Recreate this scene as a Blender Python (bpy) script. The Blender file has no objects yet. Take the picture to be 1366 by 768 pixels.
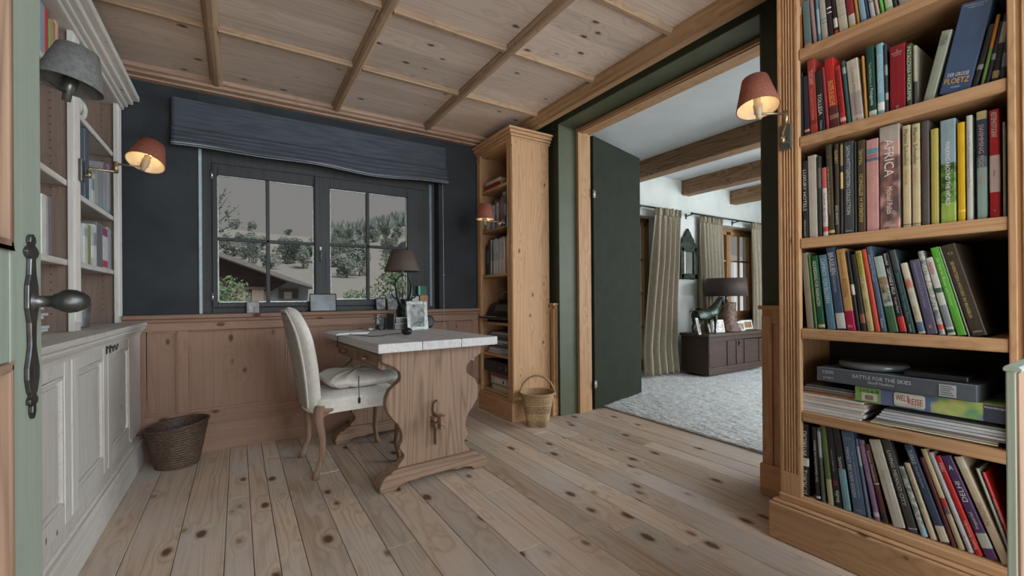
import bpy, bmesh, math, random
from mathutils import Vector, Matrix, Euler
import numpy as np
random.seed(7)
S = bpy.context.scene; COL = S.collection
# ---------------------------------------------------------------- camera
F_, YAW, PITCH, ROLL, SY, CH = 580.57, .5620, .001295, -.007946, 11.95, 1.0
def cam_axes():
    f = np.array([math.sin(YAW)*math.cos(PITCH), math.cos(YAW)*math.cos(PITCH), math.sin(PITCH)])
    r = np.array([math.cos(YAW), -math.sin(YAW), 0.]); u = np.cross(r, f); c, s = math.cos(ROLL), math.sin(ROLL)
    return c*r+s*u, -s*r+c*u, f
AX_R, AX_U, AX_F = cam_axes()
cd = bpy.data.cameras.new('camera'); cam = bpy.data.objects.new('camera', cd); COL.objects.link(cam)
cd.sensor_fit = 'HORIZONTAL'; cd.sensor_width = 36; cd.lens = F_/1366*36; cd.shift_y = SY/1366; cd.clip_start = .02; cd.clip_end = 800
cam.matrix_world = Matrix(((AX_R[0], AX_U[0], -AX_F[0], 0), (AX_R[1], AX_U[1], -AX_F[1], 0), (AX_R[2], AX_U[2], -AX_F[2], CH), (0, 0, 0, 1)))
S.camera = cam
def bp(ax, v, x, y):
    """measure: the point of the plane axis=v that the photograph shows at x, y"""
    d = AX_R*((x-683)/F_)+AX_U*(-(y-384-SY)/F_)+AX_F
    o = np.array([0, 0, CH]); t = (v-o[ax])/d[ax]; return o+t*d
# ---------------------------------------------------------------- light
S.view_settings.view_transform = 'Standard'; S.view_settings.look = 'None'; S.view_settings.gamma = 1
S.view_settings.use_curve_mapping = False; S.view_settings.exposure = 0.0
w = bpy.data.worlds.new('sky'); S.world = w; w.use_nodes = True
nt = w.node_tree; bgn = nt.nodes['Background']
tc = nt.nodes.new('ShaderNodeTexCoord'); sx = nt.nodes.new('ShaderNodeSeparateXYZ'); rp = nt.nodes.new('ShaderNodeValToRGB')
nt.links.new(tc.outputs['Generated'], sx.inputs[0]); nt.links.new(sx.outputs['Z'], rp.inputs[0]); nt.links.new(rp.outputs[0], bgn.inputs[0])
rp.color_ramp.elements[0].position = 0.0; rp.color_ramp.elements[0].color = (.255, .235, .225, 1)
rp.color_ramp.elements[1].position = .7; rp.color_ramp.elements[1].color = (.23, .23, .235, 1)
bgn.inputs[1].default_value = 1.0
def area(name, loc, to, sx_, sy_, power, col):
    l = bpy.data.lights.new(name, 'AREA'); l.shape = 'RECTANGLE'; l.size = sx_; l.size_y = sy_; l.energy = power; l.color = col
    o = bpy.data.objects.new(name, l); COL.objects.link(o); o.location = loc
    o.rotation_euler = (Vector(to)-Vector(loc)).to_track_quat('-Z', 'Y').to_euler(); return o
area('hall_fill', (1.35, -1.6, 1.75), (-.35, 2.4, .7), 1.7, 1.5, 80, (.76, .89, 1.0))  # unseen area lamp added behind the camera as cool fill
area('ceiling_fill', (.5, -.9, .75), (.9, 2.3, 2.4), 1.6, .8, 30, (1.0, .93, .86))  # added warm area lamp out of view, brightens the ceiling
area('living_room_added_daylight', (6.6, .1, 1.4), (2.2, 2.2, 1.1), 2.2, 1.9, 185, (.84, .93, 1.0))  # area lamp added out of view, stands in for far room daylight
area('living_room_wall_fill', (4.6, -.6, 1.9), (5.2, 3.7, 1.5), 2.0, 1.2, 36, (.95, .98, 1.0))  # added unseen lamp that brightens the living room's far wall
sun = bpy.data.lights.new('sun', 'SUN'); sun.energy = 2.3; sun.angle = .5; sun.color = (1, .97, .93)
so = bpy.data.objects.new('sun', sun); COL.objects.link(so); so.rotation_euler = Vector((-.25, .75, -.75)).to_track_quat('-Z', 'Y').to_euler()
# ---------------------------------------------------------------- materials
MATS = {}
def nmat(name):
    m = bpy.data.materials.new(name); m.use_nodes = True; return m, m.node_tree, m.node_tree.nodes['Principled BSDF']
def N(nt, t, **k):
    n = nt.nodes.new(t)
    for a, v in k.items(): setattr(n, a, v)
    return n
def math_(nt, op, a, b=None, c=None, clamp=False):
    n = N(nt, 'ShaderNodeMath', operation=op, use_clamp=clamp)
    for i, v in enumerate((a, b, c)):
        if v is None: continue
        if isinstance(v, (int, float)): n.inputs[i].default_value = v
        else: nt.links.new(v, n.inputs[i])
    return n.outputs[0]
def mixc(nt, f, a, b, mode='MIX'):
    n = N(nt, 'ShaderNodeMix', data_type='RGBA', blend_type=mode)
    for i, v in ((0, f), (6, a), (7, b)):
        if isinstance(v, (int, float)): n.inputs[i].default_value = v
        elif isinstance(v, tuple): n.inputs[i].default_value = (*v[:3], 1)
        else: nt.links.new(v, n.inputs[i])
    return n.outputs[2]
def coords(nt, scale=(1, 1, 1)):
    t = N(nt, 'ShaderNodeTexCoord'); a = N(nt, 'ShaderNodeAttribute', attribute_name='rnd')
    mu = N(nt, 'ShaderNodeVectorMath', operation='MULTIPLY_ADD'); nt.links.new(a.outputs['Fac'], mu.inputs[0])
    mu.inputs[1].default_value = (17.3, 31.7, 11.1); nt.links.new(t.outputs['Object'], mu.inputs[2])
    m = N(nt, 'ShaderNodeMapping'); m.inputs['Scale'].default_value = scale; nt.links.new(mu.outputs[0], m.inputs['Vector'])
    return m.outputs[0], a.outputs['Fac'], mu.outputs[0]
def noise(nt, vec, scale=1, detail=3, rough=.5, dist=0):
    n = N(nt, 'ShaderNodeTexNoise'); n.inputs['Scale'].default_value = scale; n.inputs['Detail'].default_value = detail
    n.inputs['Roughness'].default_value = rough; n.inputs['Distortion'].default_value = dist; nt.links.new(vec, n.inputs['Vector']); return n.outputs['Fac']
def mrange(nt, v, a, b, c=0, d=1):
    n = N(nt, 'ShaderNodeMapRange'); nt.links.new(v, n.inputs[0])
    for i, q in enumerate((a, b, c, d)): n.inputs[i+1].default_value = q
    return n.outputs[0]
def bump(nt, b, h, s, d=.002):
    n = N(nt, 'ShaderNodeBump'); n.inputs['Strength'].default_value = s; n.inputs['Distance'].default_value = d
    nt.links.new(h, n.inputs['Height']); nt.links.new(n.outputs[0], b.inputs['Normal'])
def wood(name, light, dark, axis='Z', knots=1., rough=.62, ring=.5, knotcol=(.09, .035, .018), var=.25, kscale=1., grey=None, bumps=.25):
    m, nt, b = nmat(name)
    def sc(al, ac): return tuple(al if 'XYZ'[i] == axis else ac for i in range(3))
    v1, rnd, raw = coords(nt, sc(.42, 8)); v2, _, _ = coords(nt, sc(2.2, 170)); vk, _, _ = coords(nt, sc(4.6*kscale, 8.5*kscale))
    vo = N(nt, 'ShaderNodeTexVoronoi'); vo.inputs['Scale'].default_value = 1; nt.links.new(vk, vo.inputs['Vector'])
    near = mrange(nt, vo.outputs['Distance'], .45, .0, 0, .16)
    n1 = math_(nt, 'ADD', noise(nt, v1, 1, 2, .45, .3), near if knots else 0.)
    rings = math_(nt, 'PINGPONG', math_(nt, 'MULTIPLY', n1, 11), .5); rings = math_(nt, 'MULTIPLY', rings, 2)
    fine = noise(nt, v2, 1, 3, .6); f = math_(nt, 'ADD', math_(nt, 'MULTIPLY', math_(nt, 'POWER', rings, 2.2), ring), math_(nt, 'MULTIPLY', mrange(nt, fine, .35, .75), .45), clamp=True)
    col = mixc(nt, f, light, dark)
    big = noise(nt, raw, 1.7, 3); 
    if grey: col = mixc(nt, mrange(nt, big, .42, .68, 0, .75), col, grey)
    if knots:
        wob = math_(nt, 'ADD', vo.outputs['Distance'], math_(nt, 'MULTIPLY', noise(nt, raw, 60, 2), .07))
        col = mixc(nt, math_(nt, 'MULTIPLY', mrange(nt, wob, .20*knots, .10*knots), .45), col, dark)
        col = mixc(nt, mrange(nt, wob, .135*knots, .085*knots, 0, .9), col, knotcol)
    hv = N(nt, 'ShaderNodeHueSaturation'); nt.links.new(col, hv.inputs['Color'])
    nt.links.new(mrange(nt, math_(nt, 'FRACT', math_(nt, 'MULTIPLY', rnd, 7.31)), 0, 1, 1-var, 1+var*.7), hv.inputs['Value'])
    nt.links.new(hv.outputs[0], b.inputs['Base Color']); b.inputs['Roughness'].default_value = rough; b.inputs['Specular IOR Level'].default_value = .3
    bump(nt, b, fine, bumps); return m
def plain(name, col, rough=.6, metal=0, var=.12, nscale=30, bmp=0., alpha=None, spec=.5, sc3=(1, 1, 1), trans=0, sheen=0):
    m, nt, b = nmat(name); v, r, raw = coords(nt, sc3); n = noise(nt, v, nscale, 4, .6)
    c2 = tuple(max(0, x*(1-var*2)) for x in col); c1 = tuple(min(1, x*(1+var)) for x in col)
    nt.links.new(mixc(nt, mrange(nt, n, .3, .7), c1, c2), b.inputs['Base Color'])
    b.inputs['Roughness'].default_value = rough; b.inputs['Metallic'].default_value = metal; b.inputs['Specular IOR Level'].default_value = spec
    if sheen: b.inputs['Sheen Weight'].default_value = sheen
    if trans:
        out = nt.nodes['Material Output']; t = N(nt, 'ShaderNodeBsdfTranslucent'); t.inputs[0].default_value = (*col, 1)
        mx = N(nt, 'ShaderNodeMixShader'); mx.inputs[0].default_value = trans
        nt.links.new(b.outputs[0], mx.inputs[1]); nt.links.new(t.outputs[0], mx.inputs[2]); nt.links.new(mx.outputs[0], out.inputs[0])
    if bmp: bump(nt, b, n, bmp)
    return m
def two(name, c1, c2, scale=20, rough=.5, sc3=(1, 1, 1), lo=.42, hi=.58, c3=None, detail=4, bmp=0):
    m, nt, b = nmat(name); v, r, raw = coords(nt, sc3); n = noise(nt, v, scale, detail, .6)
    col = mixc(nt, mrange(nt, n, lo, hi), c1, c2)
    if c3: col = mixc(nt, mrange(nt, noise(nt, raw, scale*.6+3, 3), .52, .62), col, c3)
    nt.links.new(col, b.inputs['Base Color']); b.inputs['Roughness'].default_value = rough
    if bmp: bump(nt, b, n, bmp)
    return m
def cmat(col, rough=.45):
    k = tuple(round(c, 3) for c in col)+(rough,)
    if k not in MATS: MATS[k] = plain('paint', col, rough, var=.06, nscale=18)
    return MATS[k]
def srgb(r, g, b_): return tuple(((c/255+.055)/1.055)**2.4 if c > 10 else c/255/12.92 for c in (r, g, b_))
PINE = ((.60, .385, .215), (.37, .19, .085))
M = {}
for a in 'XYZ':
    M['pine'+a] = wood('pine_'+a, *PINE, a, 1., var=.10)
    M['case'+a] = wood('honey_pine_'+a, (.54, .325, .175), (.36, .19, .085), a, .95, var=.10)
    M['pale'+a] = wood('whitewashed_pine_'+a, (.66, .64, .60), (.50, .45, .39), a, .8, var=.08, ring=.35)
    M['wain'+a] = wood('wainscot_pine_'+a, (.335, .205, .148), (.24, .135, .088), a, 1.3, var=.10, ring=.35)
    M['oak'+a] = wood('aged_oak_'+a, (.31, .205, .14), (.15, .09, .058), a, 0, var=.08, ring=.6, bumps=.5)
    M['beam'+a] = wood('old_beam_'+a, (.33, .20, .11), (.15, .08, .04), a, .9, var=.1, ring=.8, bumps=.6)
    M['lsh'+a] = wood('shaded_pine_'+a, (.27, .195, .155), (.19, .125, .095), a, .8, var=.08, ring=.35)  # darker copy of the pale pine, interior shade put into its colour
M['floor'] = wood('floor_boards', (.58, .455, .35), (.35, .24, .16), 'Y', 1.6, .55, .55, var=.22, kscale=.9, grey=(.50, .46, .43), bumps=.4)
M['ceilX'] = wood('ceiling_board', (.64, .53, .45), (.48, .36, .28), 'X', 1.25, var=.12, ring=.5)
M['batY'] = wood('ceiling_batten_long', (.42, .29, .19), (.27, .165, .095), 'Y', .8, var=.12); M['batX'] = wood('ceiling_batten_cross', (.42, .29, .19), (.27, .165, .095), 'X', .8, var=.12)
M['frameY'] = wood('ceiling_frame_long', (.44, .27, .145), (.27, .14, .065), 'Y', .8); M['frameX'] = wood('ceiling_frame_cross', (.50, .33, .24), (.33, .2, .13), 'X', .8)
M['navy'] = plain('dark_slate_wall', (.028, .034, .040), .75, var=.25, nscale=2.5); M['green'] = plain('dark_green_paint', (.040, .048, .028), .6, var=.12, nscale=6)
M['jamb'] = plain('moss_green_paint', (.085, .098, .055), .55, var=.08, nscale=6); M['leaf'] = plain('green_door_paint', (.026, .031, .020), .8, var=.08, nscale=8, spec=.15)
M['white'] = plain('white_plaster', (.62, .64, .60), .9, var=.05, nscale=4, bmp=.2); M['whitec'] = plain('white_ceiling_plaster', (.62, .64, .64), .9, var=.04, nscale=3)
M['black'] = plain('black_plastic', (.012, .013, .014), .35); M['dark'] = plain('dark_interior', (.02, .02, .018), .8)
M['iron'] = plain('forged_iron', (.11, .11, .11), .38, .85, var=.3, nscale=20, bmp=.3); M['brass'] = plain('aged_brass', (.36, .29, .18), .35, .9); M['steel'] = plain('brushed_steel', (.45, .45, .44), .3, .9)
M['chrome'] = plain('dark_metal_plate', (.16, .17, .15), .35, .7)
M['shadein'] = plain('shade_lining', (.85, .76, .58), .8, trans=.35); M['shader'] = two('red_linen_shade', (.42, .12, .07), (.30, .16, .12), 70, .8, (1, 1, 4)); M['shadeg'] = plain('grey_linen_shade', (.17, .17, .165), .9, var=.15, nscale=90)
M['shaded'] = plain('taupe_shade', (.085, .06, .045), .8, var=.1, nscale=60)
for k in ('shader',):
    mt = M[k]; nt2 = mt.node_tree; b2 = nt2.nodes['Principled BSDF']; t2 = N(nt2, 'ShaderNodeBsdfTranslucent'); nt2.links.new(mixc(nt2, mrange(nt2, noise(nt2, coords(nt2, (90, 90, 420))[0], 1, 2), .40, .60), (.62, .30, .20), (.30, .12, .08)), t2.inputs[0])
    x2 = N(nt2, 'ShaderNodeMixShader'); x2.inputs[0].default_value = .45; nt2.links.new(b2.outputs[0], x2.inputs[1]); nt2.links.new(t2.outputs[0], x2.inputs[2]); nt2.links.new(x2.outputs[0], nt2.nodes['Material Output'].inputs[0])
M['linen'] = plain('natural_linen', (.68, .65, .59), .9, var=.06, nscale=40, bmp=.15, sheen=.2); M['linend'] = plain('linen_back', (.34, .31, .27), .9, var=.08, nscale=40, bmp=.15)
M['curtain'] = plain('linen_curtain', (.40, .345, .26), .9, var=.08, nscale=30, trans=.2, bmp=.1)
M['blind'] = plain('charcoal_blind', (.066, .078, .098), .85, var=.2, nscale=8, bmp=.3, sc3=(.6, 1, 6)); M['piping'] = plain('pale_piping', (.55, .58, .6), .7)
M['winwood'] = wood('window_wood', (.050, .052, .052), (.030, .031, .032), 'Z', 0, .5, var=.1); M['orange'] = wood('larch_frame', (.42, .23, .10), (.28, .14, .055), 'Z', .6)
M['wicker'] = two('brown_wicker', (.060, .036, .024), (.125, .080, .052), 55, .6, (1, 1, 2.5), bmp=.6); M['straw'] = two('straw_weave', (.42, .28, .14), (.28, .17, .08), 60, .7, (1, 1, 2), bmp=.6); M['strawd'] = two('brown_straw', (.22, .13, .08), (.38, .25, .15), 60, .7, (1, 1, 3), bmp=.6); M['strawy'] = two('yellow_straw', (.50, .36, .17), (.36, .24, .10), 60, .7, (1, 1, 3), bmp=.6)
M['rug'] = plain('pale_wool', (.60, .61, .60), .95, var=.22, nscale=45, bmp=1.0)
M['chest'] = wood('dark_chest_wood', (.075, .045, .035), (.035, .02, .016), 'X', 0, .5, var=.2); M['bronze'] = plain('green_bronze', (.030, .045, .032), .35, .5, var=.5, nscale=25)
M['paper'] = plain('book_pages', (.55, .50, .41), .9, var=.08, nscale=60, sc3=(1, 20, 1)); M['wpaper'] = plain('white_paper', (.70, .70, .67), .8, var=.04)
M['pewter'] = plain('pewter', (.22, .22, .22), .4, .6, var=.3, nscale=12); M['silver'] = plain('silvered_frame', (.42, .44, .42), .4, .5, var=.2, nscale=50)
M['creamp'] = plain('cream_painted_wood', (.62, .64, .56), .5, var=.06); M['deskt'] = wood('scrubbed_desk_top', (.60, .60, .60), (.42, .39, .36), 'Y', 0, .5, var=.06, ring=.4)
M['doorg'] = wood('greenish_painted_pine', (.33, .385, .32), (.27, .315, .26), 'Z', .55, .5, var=.05, ring=.3, knotcol=(.3, .3, .2))
g, gnt, gb = nmat('window_glass'); gb.inputs['Base Color'].default_value = (.9, .95, .95, 1); gb.inputs['Roughness'].default_value = .02
gt = N(gnt, 'ShaderNodeBsdfTransparent'); gt.inputs[0].default_value = (.93, .95, .95, 1); gnt.links.new(gt.outputs[0], gnt.nodes['Material Output'].inputs[0]); M['glass'] = g
M['mirror'] = plain('mirror_glass', (.8, .85, .82), .03, 1, var=0)
# ---------------------------------------------------------------- mesh builder
class B:
    def __init__(s): s.bm = bmesh.new(); s.r = s.bm.faces.layers.float.new('rnd'); s.m = Matrix.Identity(4); s.smooth = False
    def _mk(s, vs, fs, rnd=None):
        rnd = random.random() if rnd is None else rnd
        bv = [s.bm.verts.new(s.m @ Vector(v)) for v in vs]; out = []
        for f in fs:
            try: q = s.bm.faces.new([bv[i] for i in f])
            except ValueError: continue
            q[s.r] = rnd; q.smooth = s.smooth; out.append(q)
        return out
    def box(s, x0, x1, y0, y1, z0, z1, rnd=None):
        if x0 > x1: x0, x1 = x1, x0
        if y0 > y1: y0, y1 = y1, y0
        if z0 > z1: z0, z1 = z1, z0
        v = [(x, y, z) for z in (z0, z1) for y in (y0, y1) for x in (x0, x1)]
        s._mk(v, [(0, 2, 3, 1), (4, 5, 7, 6), (0, 1, 5, 4), (2, 6, 7, 3), (0, 4, 6, 2), (1, 3, 7, 5)], rnd); return s
    def prism(s, poly, axis, a, b, rnd=None):
        """poly: 2D points in the two other axes (cyclic order XYZ without axis)"""
        n = len(poly); o = []
        for t in (a, b):
            for p, q in poly: o.append({'X': (t, p, q), 'Y': (p, t, q), 'Z': (p, q, t)}[axis])
        fs = [tuple(range(n))[::-1], tuple(range(n, 2*n))]+[(i, (i+1) % n, n+(i+1) % n, n+i) for i in range(n)]
        s._mk(o, fs, rnd); return s
    def lathe(s, prof, seg=32, c=(0, 0, 0), close=False, sy=1., cap=False):
        vs = []; k = len(prof)
        for i in range(seg):
            a = 2*math.pi*i/seg
            for r, z in prof: vs.append((c[0]+r*math.cos(a), c[1]+r*math.sin(a)*sy, c[2]+z))
        fs = []
        for i in range(seg):
            j = (i+1) % seg
            for q in range(k-1 if not close else k):
                q2 = (q+1) % k; fs.append((i*k+q, j*k+q, j*k+q2, i*k+q2))
        if cap: fs += [tuple(i*k for i in range(seg))[::-1], tuple(i*k+k-1 for i in range(seg))]
        s._mk(vs, fs); return s
    def tube(s, pts, r, seg=10, closed=False):
        pts = [Vector(p) for p in pts]; n = len(pts); rs = r if isinstance(r, (list, tuple)) else [r]*n; vs = []; prev = None
        for i, p in enumerate(pts):
            if closed: t = pts[(i+1) % n]-pts[i-1]
            else: t = pts[min(i+1, n-1)]-pts[max(i-1, 0)]
            t.normalize()
            if prev is None: u = t.orthogonal().normalized()
            else:
                u = prev-t*prev.dot(t); u = u.normalized() if u.length > 1e-6 else t.orthogonal().normalized()
            prev = u; w_ = t.cross(u)
            for k in range(seg):
                a = 2*math.pi*k/seg; vs.append(tuple(p+(u*math.cos(a)+w_*math.sin(a))*rs[i]))
        fs = []
        for i in range(n if closed else n-1):
            j = (i+1) % n
            for k in range(seg): fs.append((i*seg+k, i*seg+(k+1) % seg, j*seg+(k+1) % seg, j*seg+k))
        if not closed: fs += [tuple(range(seg))[::-1], tuple((n-1)*seg+k for k in range(seg))]
        sm = s.smooth; s.smooth = True; s._mk(vs, fs); s.smooth = sm; return s
    def ball(s, c, r, seg=16, rings=10, sc=(1, 1, 1)):
        vs = []; fs = []
        for i in range(rings+1):
            t = math.pi*i/rings
            for k in range(seg):
                a = 2*math.pi*k/seg; vs.append((c[0]+r*sc[0]*math.sin(t)*math.cos(a), c[1]+r*sc[1]*math.sin(t)*math.sin(a), c[2]+r*sc[2]*math.cos(t)))
        for i in range(rings):
            for k in range(seg): fs.append((i*seg+k, (i+1)*seg+k, (i+1)*seg+(k+1) % seg, i*seg+(k+1) % seg))
        sm = s.smooth; s.smooth = True; s._mk(vs, fs); s.smooth = sm; return s
    def grid(s, fn, nu, nv, rnd=0., closed_u=False):
        vs = [tuple(fn(u/(nu if closed_u else nu-1), v/(nv-1))) for u in range(nu) for v in range(nv)]; fs = []
        for u in range(nu if closed_u else nu-1):
            for v in range(nv-1):
                u2 = (u+1) % nu; fs.append((u*nv+v, u2*nv+v, u2*nv+v+1, u*nv+v+1))
        sm = s.smooth; s.smooth = True; s._mk(vs, fs, rnd); s.smooth = sm; return s
def rootmat(o): return Matrix.LocRotScale(o.location, o.rotation_euler, o.scale)
def obj(name, b, mat, parent=None, world=False, bevel=0, seg=2, recenter=False, thick=0, subsurf=0):
    """world=True: the mesh was written in room coordinates"""
    bm = b.bm
    bmesh.ops.remove_doubles(bm, verts=bm.verts, dist=1e-6); bmesh.ops.recalc_face_normals(bm, faces=bm.faces)
    if world and parent:
        chain = []; q = parent
        while q: chain.append(rootmat(q)); q = q.parent
        mw = Matrix.Identity(4)
        for c in chain[::-1]: mw = mw @ c
        bmesh.ops.transform(bm, matrix=mw.inverted(), verts=bm.verts)
    loc = Vector((0, 0, 0))
    if parent is None or recenter:
        vs = [v.co for v in bm.verts]; mn = [min(v[i] for v in vs) for i in range(3)]; mx = [max(v[i] for v in vs) for i in range(3)]
        loc = Vector(((mn[0]+mx[0])/2, (mn[1]+mx[1])/2, mn[2])); bmesh.ops.translate(bm, verts=bm.verts, vec=-loc)
    me = bpy.data.meshes.new(name); bm.to_mesh(me); bm.free(); o = bpy.data.objects.new(name, me); COL.objects.link(o); o.location = loc
    for mm in (mat if isinstance(mat, list) else [mat]): me.materials.append(mm)
    if parent: o.parent = parent
    if thick: md = o.modifiers.new('t', 'SOLIDIFY'); md.thickness = thick; md.offset = 0
    if bevel: md = o.modifiers.new('b', 'BEVEL'); md.width = bevel; md.segments = seg; md.limit_method = 'ANGLE'; md.angle_limit = .7
    if subsurf: md = o.modifiers.new('s', 'SUBSURF'); md.levels = subsurf; md.render_levels = subsurf
    return o
def thing(name, label, cat, loc=(0, 0, 0), rz=0, group=None):
    o = bpy.data.objects.new(name, None); COL.objects.link(o); o.location = loc; o.rotation_euler = (0, 0, rz); o.empty_display_size = .05
    return tag(o, label, cat, group)
def tag(o, label, cat, group=None):
    o['label'] = label; o['category'] = cat
    if group: o['group'] = group
    return o
def struct(o, label=None, cat=None):
    o['kind'] = 'structure'
    if label: o['label'] = label
    if cat: o['category'] = cat
    return o
def lab(o, l): o['label'] = l; return o
def dup(root, loc, rz, label, group=None):
    def cp(o, par):
        c = o.copy(); COL.objects.link(c)
        if par: c.parent = par
        for ch in [q for q in bpy.data.objects if q.parent == o]: cp(ch, c)
        return c
    r = cp(root, None); r.location = loc; r.rotation_euler = (0, 0, rz); r['label'] = label
    if group: r['group'] = group
    return r
TXT = {}
def text_mesh(s):
    if s in TXT: return TXT[s]
    cu = bpy.data.curves.new('txt', 'FONT'); cu.body = s; cu.size = 1; cu.resolution_u = 2; cu.extrude = 0.0; ob = bpy.data.objects.new('txt', cu); COL.objects.link(ob)
    bpy.context.view_layer.update(); dg = bpy.context.evaluated_depsgraph_get(); me = bpy.data.meshes.new_from_object(ob.evaluated_get(dg))
    co = [tuple(v.co) for v in me.vertices]; fs = [tuple(p.vertices) for p in me.polygons]
    bpy.data.objects.remove(ob); bpy.data.curves.remove(cu); bpy.data.meshes.remove(me)
    xs = [c[0] for c in co]; ys = [c[1] for c in co]; x0, x1, y0, y1 = min(xs), max(xs), min(ys), max(ys)
    TXT[s] = ([(c[0]-(x0+x1)/2, c[1]-(y0+y1)/2) for c in co], fs, x1-x0, y1-y0); return TXT[s]
def letter(b, s, o, right, up, length, height):
    """letters of string s centred at o, fitted into length x height"""
    co, fs, w_, h_ = text_mesh(s); o, right, up = Vector(o), Vector(right), Vector(up)
    kx = length/w_; ky = min(height/h_, kx*2.0); kx = min(kx, ky*1.3)
    b._mk([tuple(o+right*(x*kx)+up*(y*ky)) for x, y in co], fs, 0.)
# ================================================================ THE SETTING
YB, XW, XO = 3.58, 2.29, 2.65
rr = random.Random(3)
b = B(); x = -1.0
for xe in [-.72, -.55, -.385, -.215, -.05, .045, .13, .22, .36, .50, .62, .78, .93, 1.05, 1.22, 1.36, 1.52, 1.66, 1.82, 1.97, 2.12, 2.30, 2.42, 2.56, 2.80]:
    y0 = -2.1
    while y0 < YB+.1:
        y1 = y0+rr.choice([2.2, 2.9, 5.0]) if y0 > -2 else y0+rr.uniform(1.2, 4.5)
        y1 = min(y1, YB+.15)
        b.box(x+.0012, xe-.0012, y0+.001, y1-.001, -.03, rr.uniform(-.0015, 0.), rr.random()); y0 = y1
    x = xe
struct(obj('floor', b, M['floor'], bevel=.0018, seg=1))
b = B(); b.box(-1.2, 9.2, -2.2, 4.2, -.12, -.032); b.box(2.802, 9.2, -1.7, 4.2, -.04, -.004); struct(obj('floor', b, M['dark']))
# ceiling of pine panels, battens and frame
ce = B(); XL = [-.95, -.11, .635, 1.35, 2.05]; YL = [-.95, -.3, .32, .93, 1.54, 2.15, 2.79, 3.50]
for i in range(4):
    for j in range(len(YL)-1):
        n = 4; ys = [YL[j]+(YL[j+1]-YL[j])*k/n for k in range(n+1)]; rb = rr.random()
        for k in range(n): ce.box(XL[i], XL[i+1], ys[k]+.0006, ys[k+1]-.0006, 2.45, 2.47, rr.random())
ceil = struct(obj('ceiling', ce, M['ceilX']))
for xx in XL[1:4]:
    b = B(); w_ = .036; pr = [(-w_, 2.452), (-w_, 2.440), (-w_*.72, 2.430), (-w_*.62, 2.418), (-w_*.3, 2.410), (w_*.3, 2.410), (w_*.62, 2.418), (w_*.72, 2.430), (w_, 2.440), (w_, 2.452)]
    for j in range(len(YL)-1):
        b.prism([(xx+p, z) for p, z in pr], 'Y', YL[j], min(YL[j+1], 3.47))
    lab(obj('batten', b, M['batY'], ceil, True, .001, 1), 'pine batten running towards the window wall')
for yy in YL[1:7]:
    for i in range(4):
        b = B(); w_ = .026; x0 = XL[i]+(.03 if i else 0); x1 = XL[i+1]-.03 if i < 3 else 2.02
        pr = [(-w_, 2.452), (-w_, 2.442), (-w_*.6, 2.432), (-w_*.5, 2.424), (w_*.5, 2.424), (w_*.6, 2.432), (w_, 2.442), (w_, 2.452)]
        b.prism([(yy+p, z) for p, z in pr], 'X', x0, x1); obj('batten', b, M['batX'], ceil, True, .001, 1)
b = B()
pf = [(3.45, 2.452), (3.45, 2.425), (3.475, 2.418), (3.485, 2.405), (3.53, 2.402), (3.535, 2.392), (3.585, 2.392), (3.585, 2.47)]
b.prism(pf, 'X', -.95, 2.12); obj('ceiling_frame', b, M['frameX'], ceil, True, .0015, 1)
b = B(); pf = [(2.47, 1.995), (2.425, 1.995), (2.418, 2.02), (2.405, 2.03), (2.402, 2.065), (2.392, 2.07), (2.392, 2.12), (2.53, 2.12), (2.53, 2.05)]
b.prism([(q, p) for p, q in pf], 'Y', -.95, 3.5); obj('ceiling_frame', b, M['frameY'], ceil, True, .0015, 1)
b = B(); b.box(-1.1, 2.66, -2.15, 3.75, 2.53, 2.60); struct(obj('ceiling', b, M['dark']))
b = B(); b.box(-1.05, 2.3, -2.15, -2.05, -.1, 2.53); struct(obj('wall_front', b, M['white']))  # unseen hall wall, added to block sun from behind
b = B(); b.box(-1.05, 2.29, -2.05, -1.0, 2.47, 2.50); struct(obj('ceiling', b, M['white']))  # unseen hall ceiling, added with that wall to shut out the sun
# window wall, with the hole of the window
WX0, WX1, WZ0, WZ1 = -.215, 1.50, .90, 2.06
b = B(); b.box(-1.05, WX0, YB, YB+.2, -.1, 2.55); b.box(WX1, 2.75, YB, YB+.14, -.1, 2.55); b.box(WX0, WX1, YB, YB+.2, -.1, WZ0-.02); b.box(WX0, WX1, YB, YB+.2, WZ1, 2.55)
struct(obj('wall_back', b, M['navy']))
b = B(); b.box(-1.05, -.955, -2.1, YB+.2, -.1, 2.55); struct(obj('wall_left', b, M['navy']))
# wall with the wide opening
JY0, JY1, JZ = 1.214, 2.882, 2.452
b = B(); b.box(XW, XO, JY1+.008, YB, -.1, 2.56); b.box(XW, XO, -2.1, JY0-.008, -.1, 2.56); b.box(XW, XO, JY0-.008, JY1+.008, JZ+.008, 2.56); wr = struct(obj('wall_right', b, M['green']))
b = B(); b.box(XW-.001, 2.485, JY1, JY1+.008, 0, JZ+.008); b.box(XW-.001, 2.485, JY0-.008, JY0, 0, JZ); b.box(XW-.001, 2.485, JY0-.008, JY1+.008, JZ, JZ+.008)
obj('opening_lining', b, M['jamb'], wr, True)
b = B(); b.box(2.485, 2.60, JY1-.022, JY1+.008, 0, JZ-.02); b.box(2.60, 2.635, JY1-.010, JY1+.008, 0, JZ-.02)
b.box(2.485, 2.60, JY0-.008, JY0+.022, 0, JZ-.02)
b.box(2.478, 2.487, JY1-.03, JY1, 0, JZ+.0)
tr = struct(obj('trim_1', b, M['caseZ'], bevel=.002)); lab(tr, 'pine door frame lining the wide opening'); tr['category'] = 'door frame'
b = B(); b.box(2.485, 2.635, JY0, JY1, JZ-.028, JZ-.001); b.box(2.476, 2.487, JY0, JY1, JZ-.034, JZ-.006); b.box(2.50, 2.56, JY0, JY1, JZ-.036, JZ-.027)
obj('head', b, M['frameY'], tr, True, .002)
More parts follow.
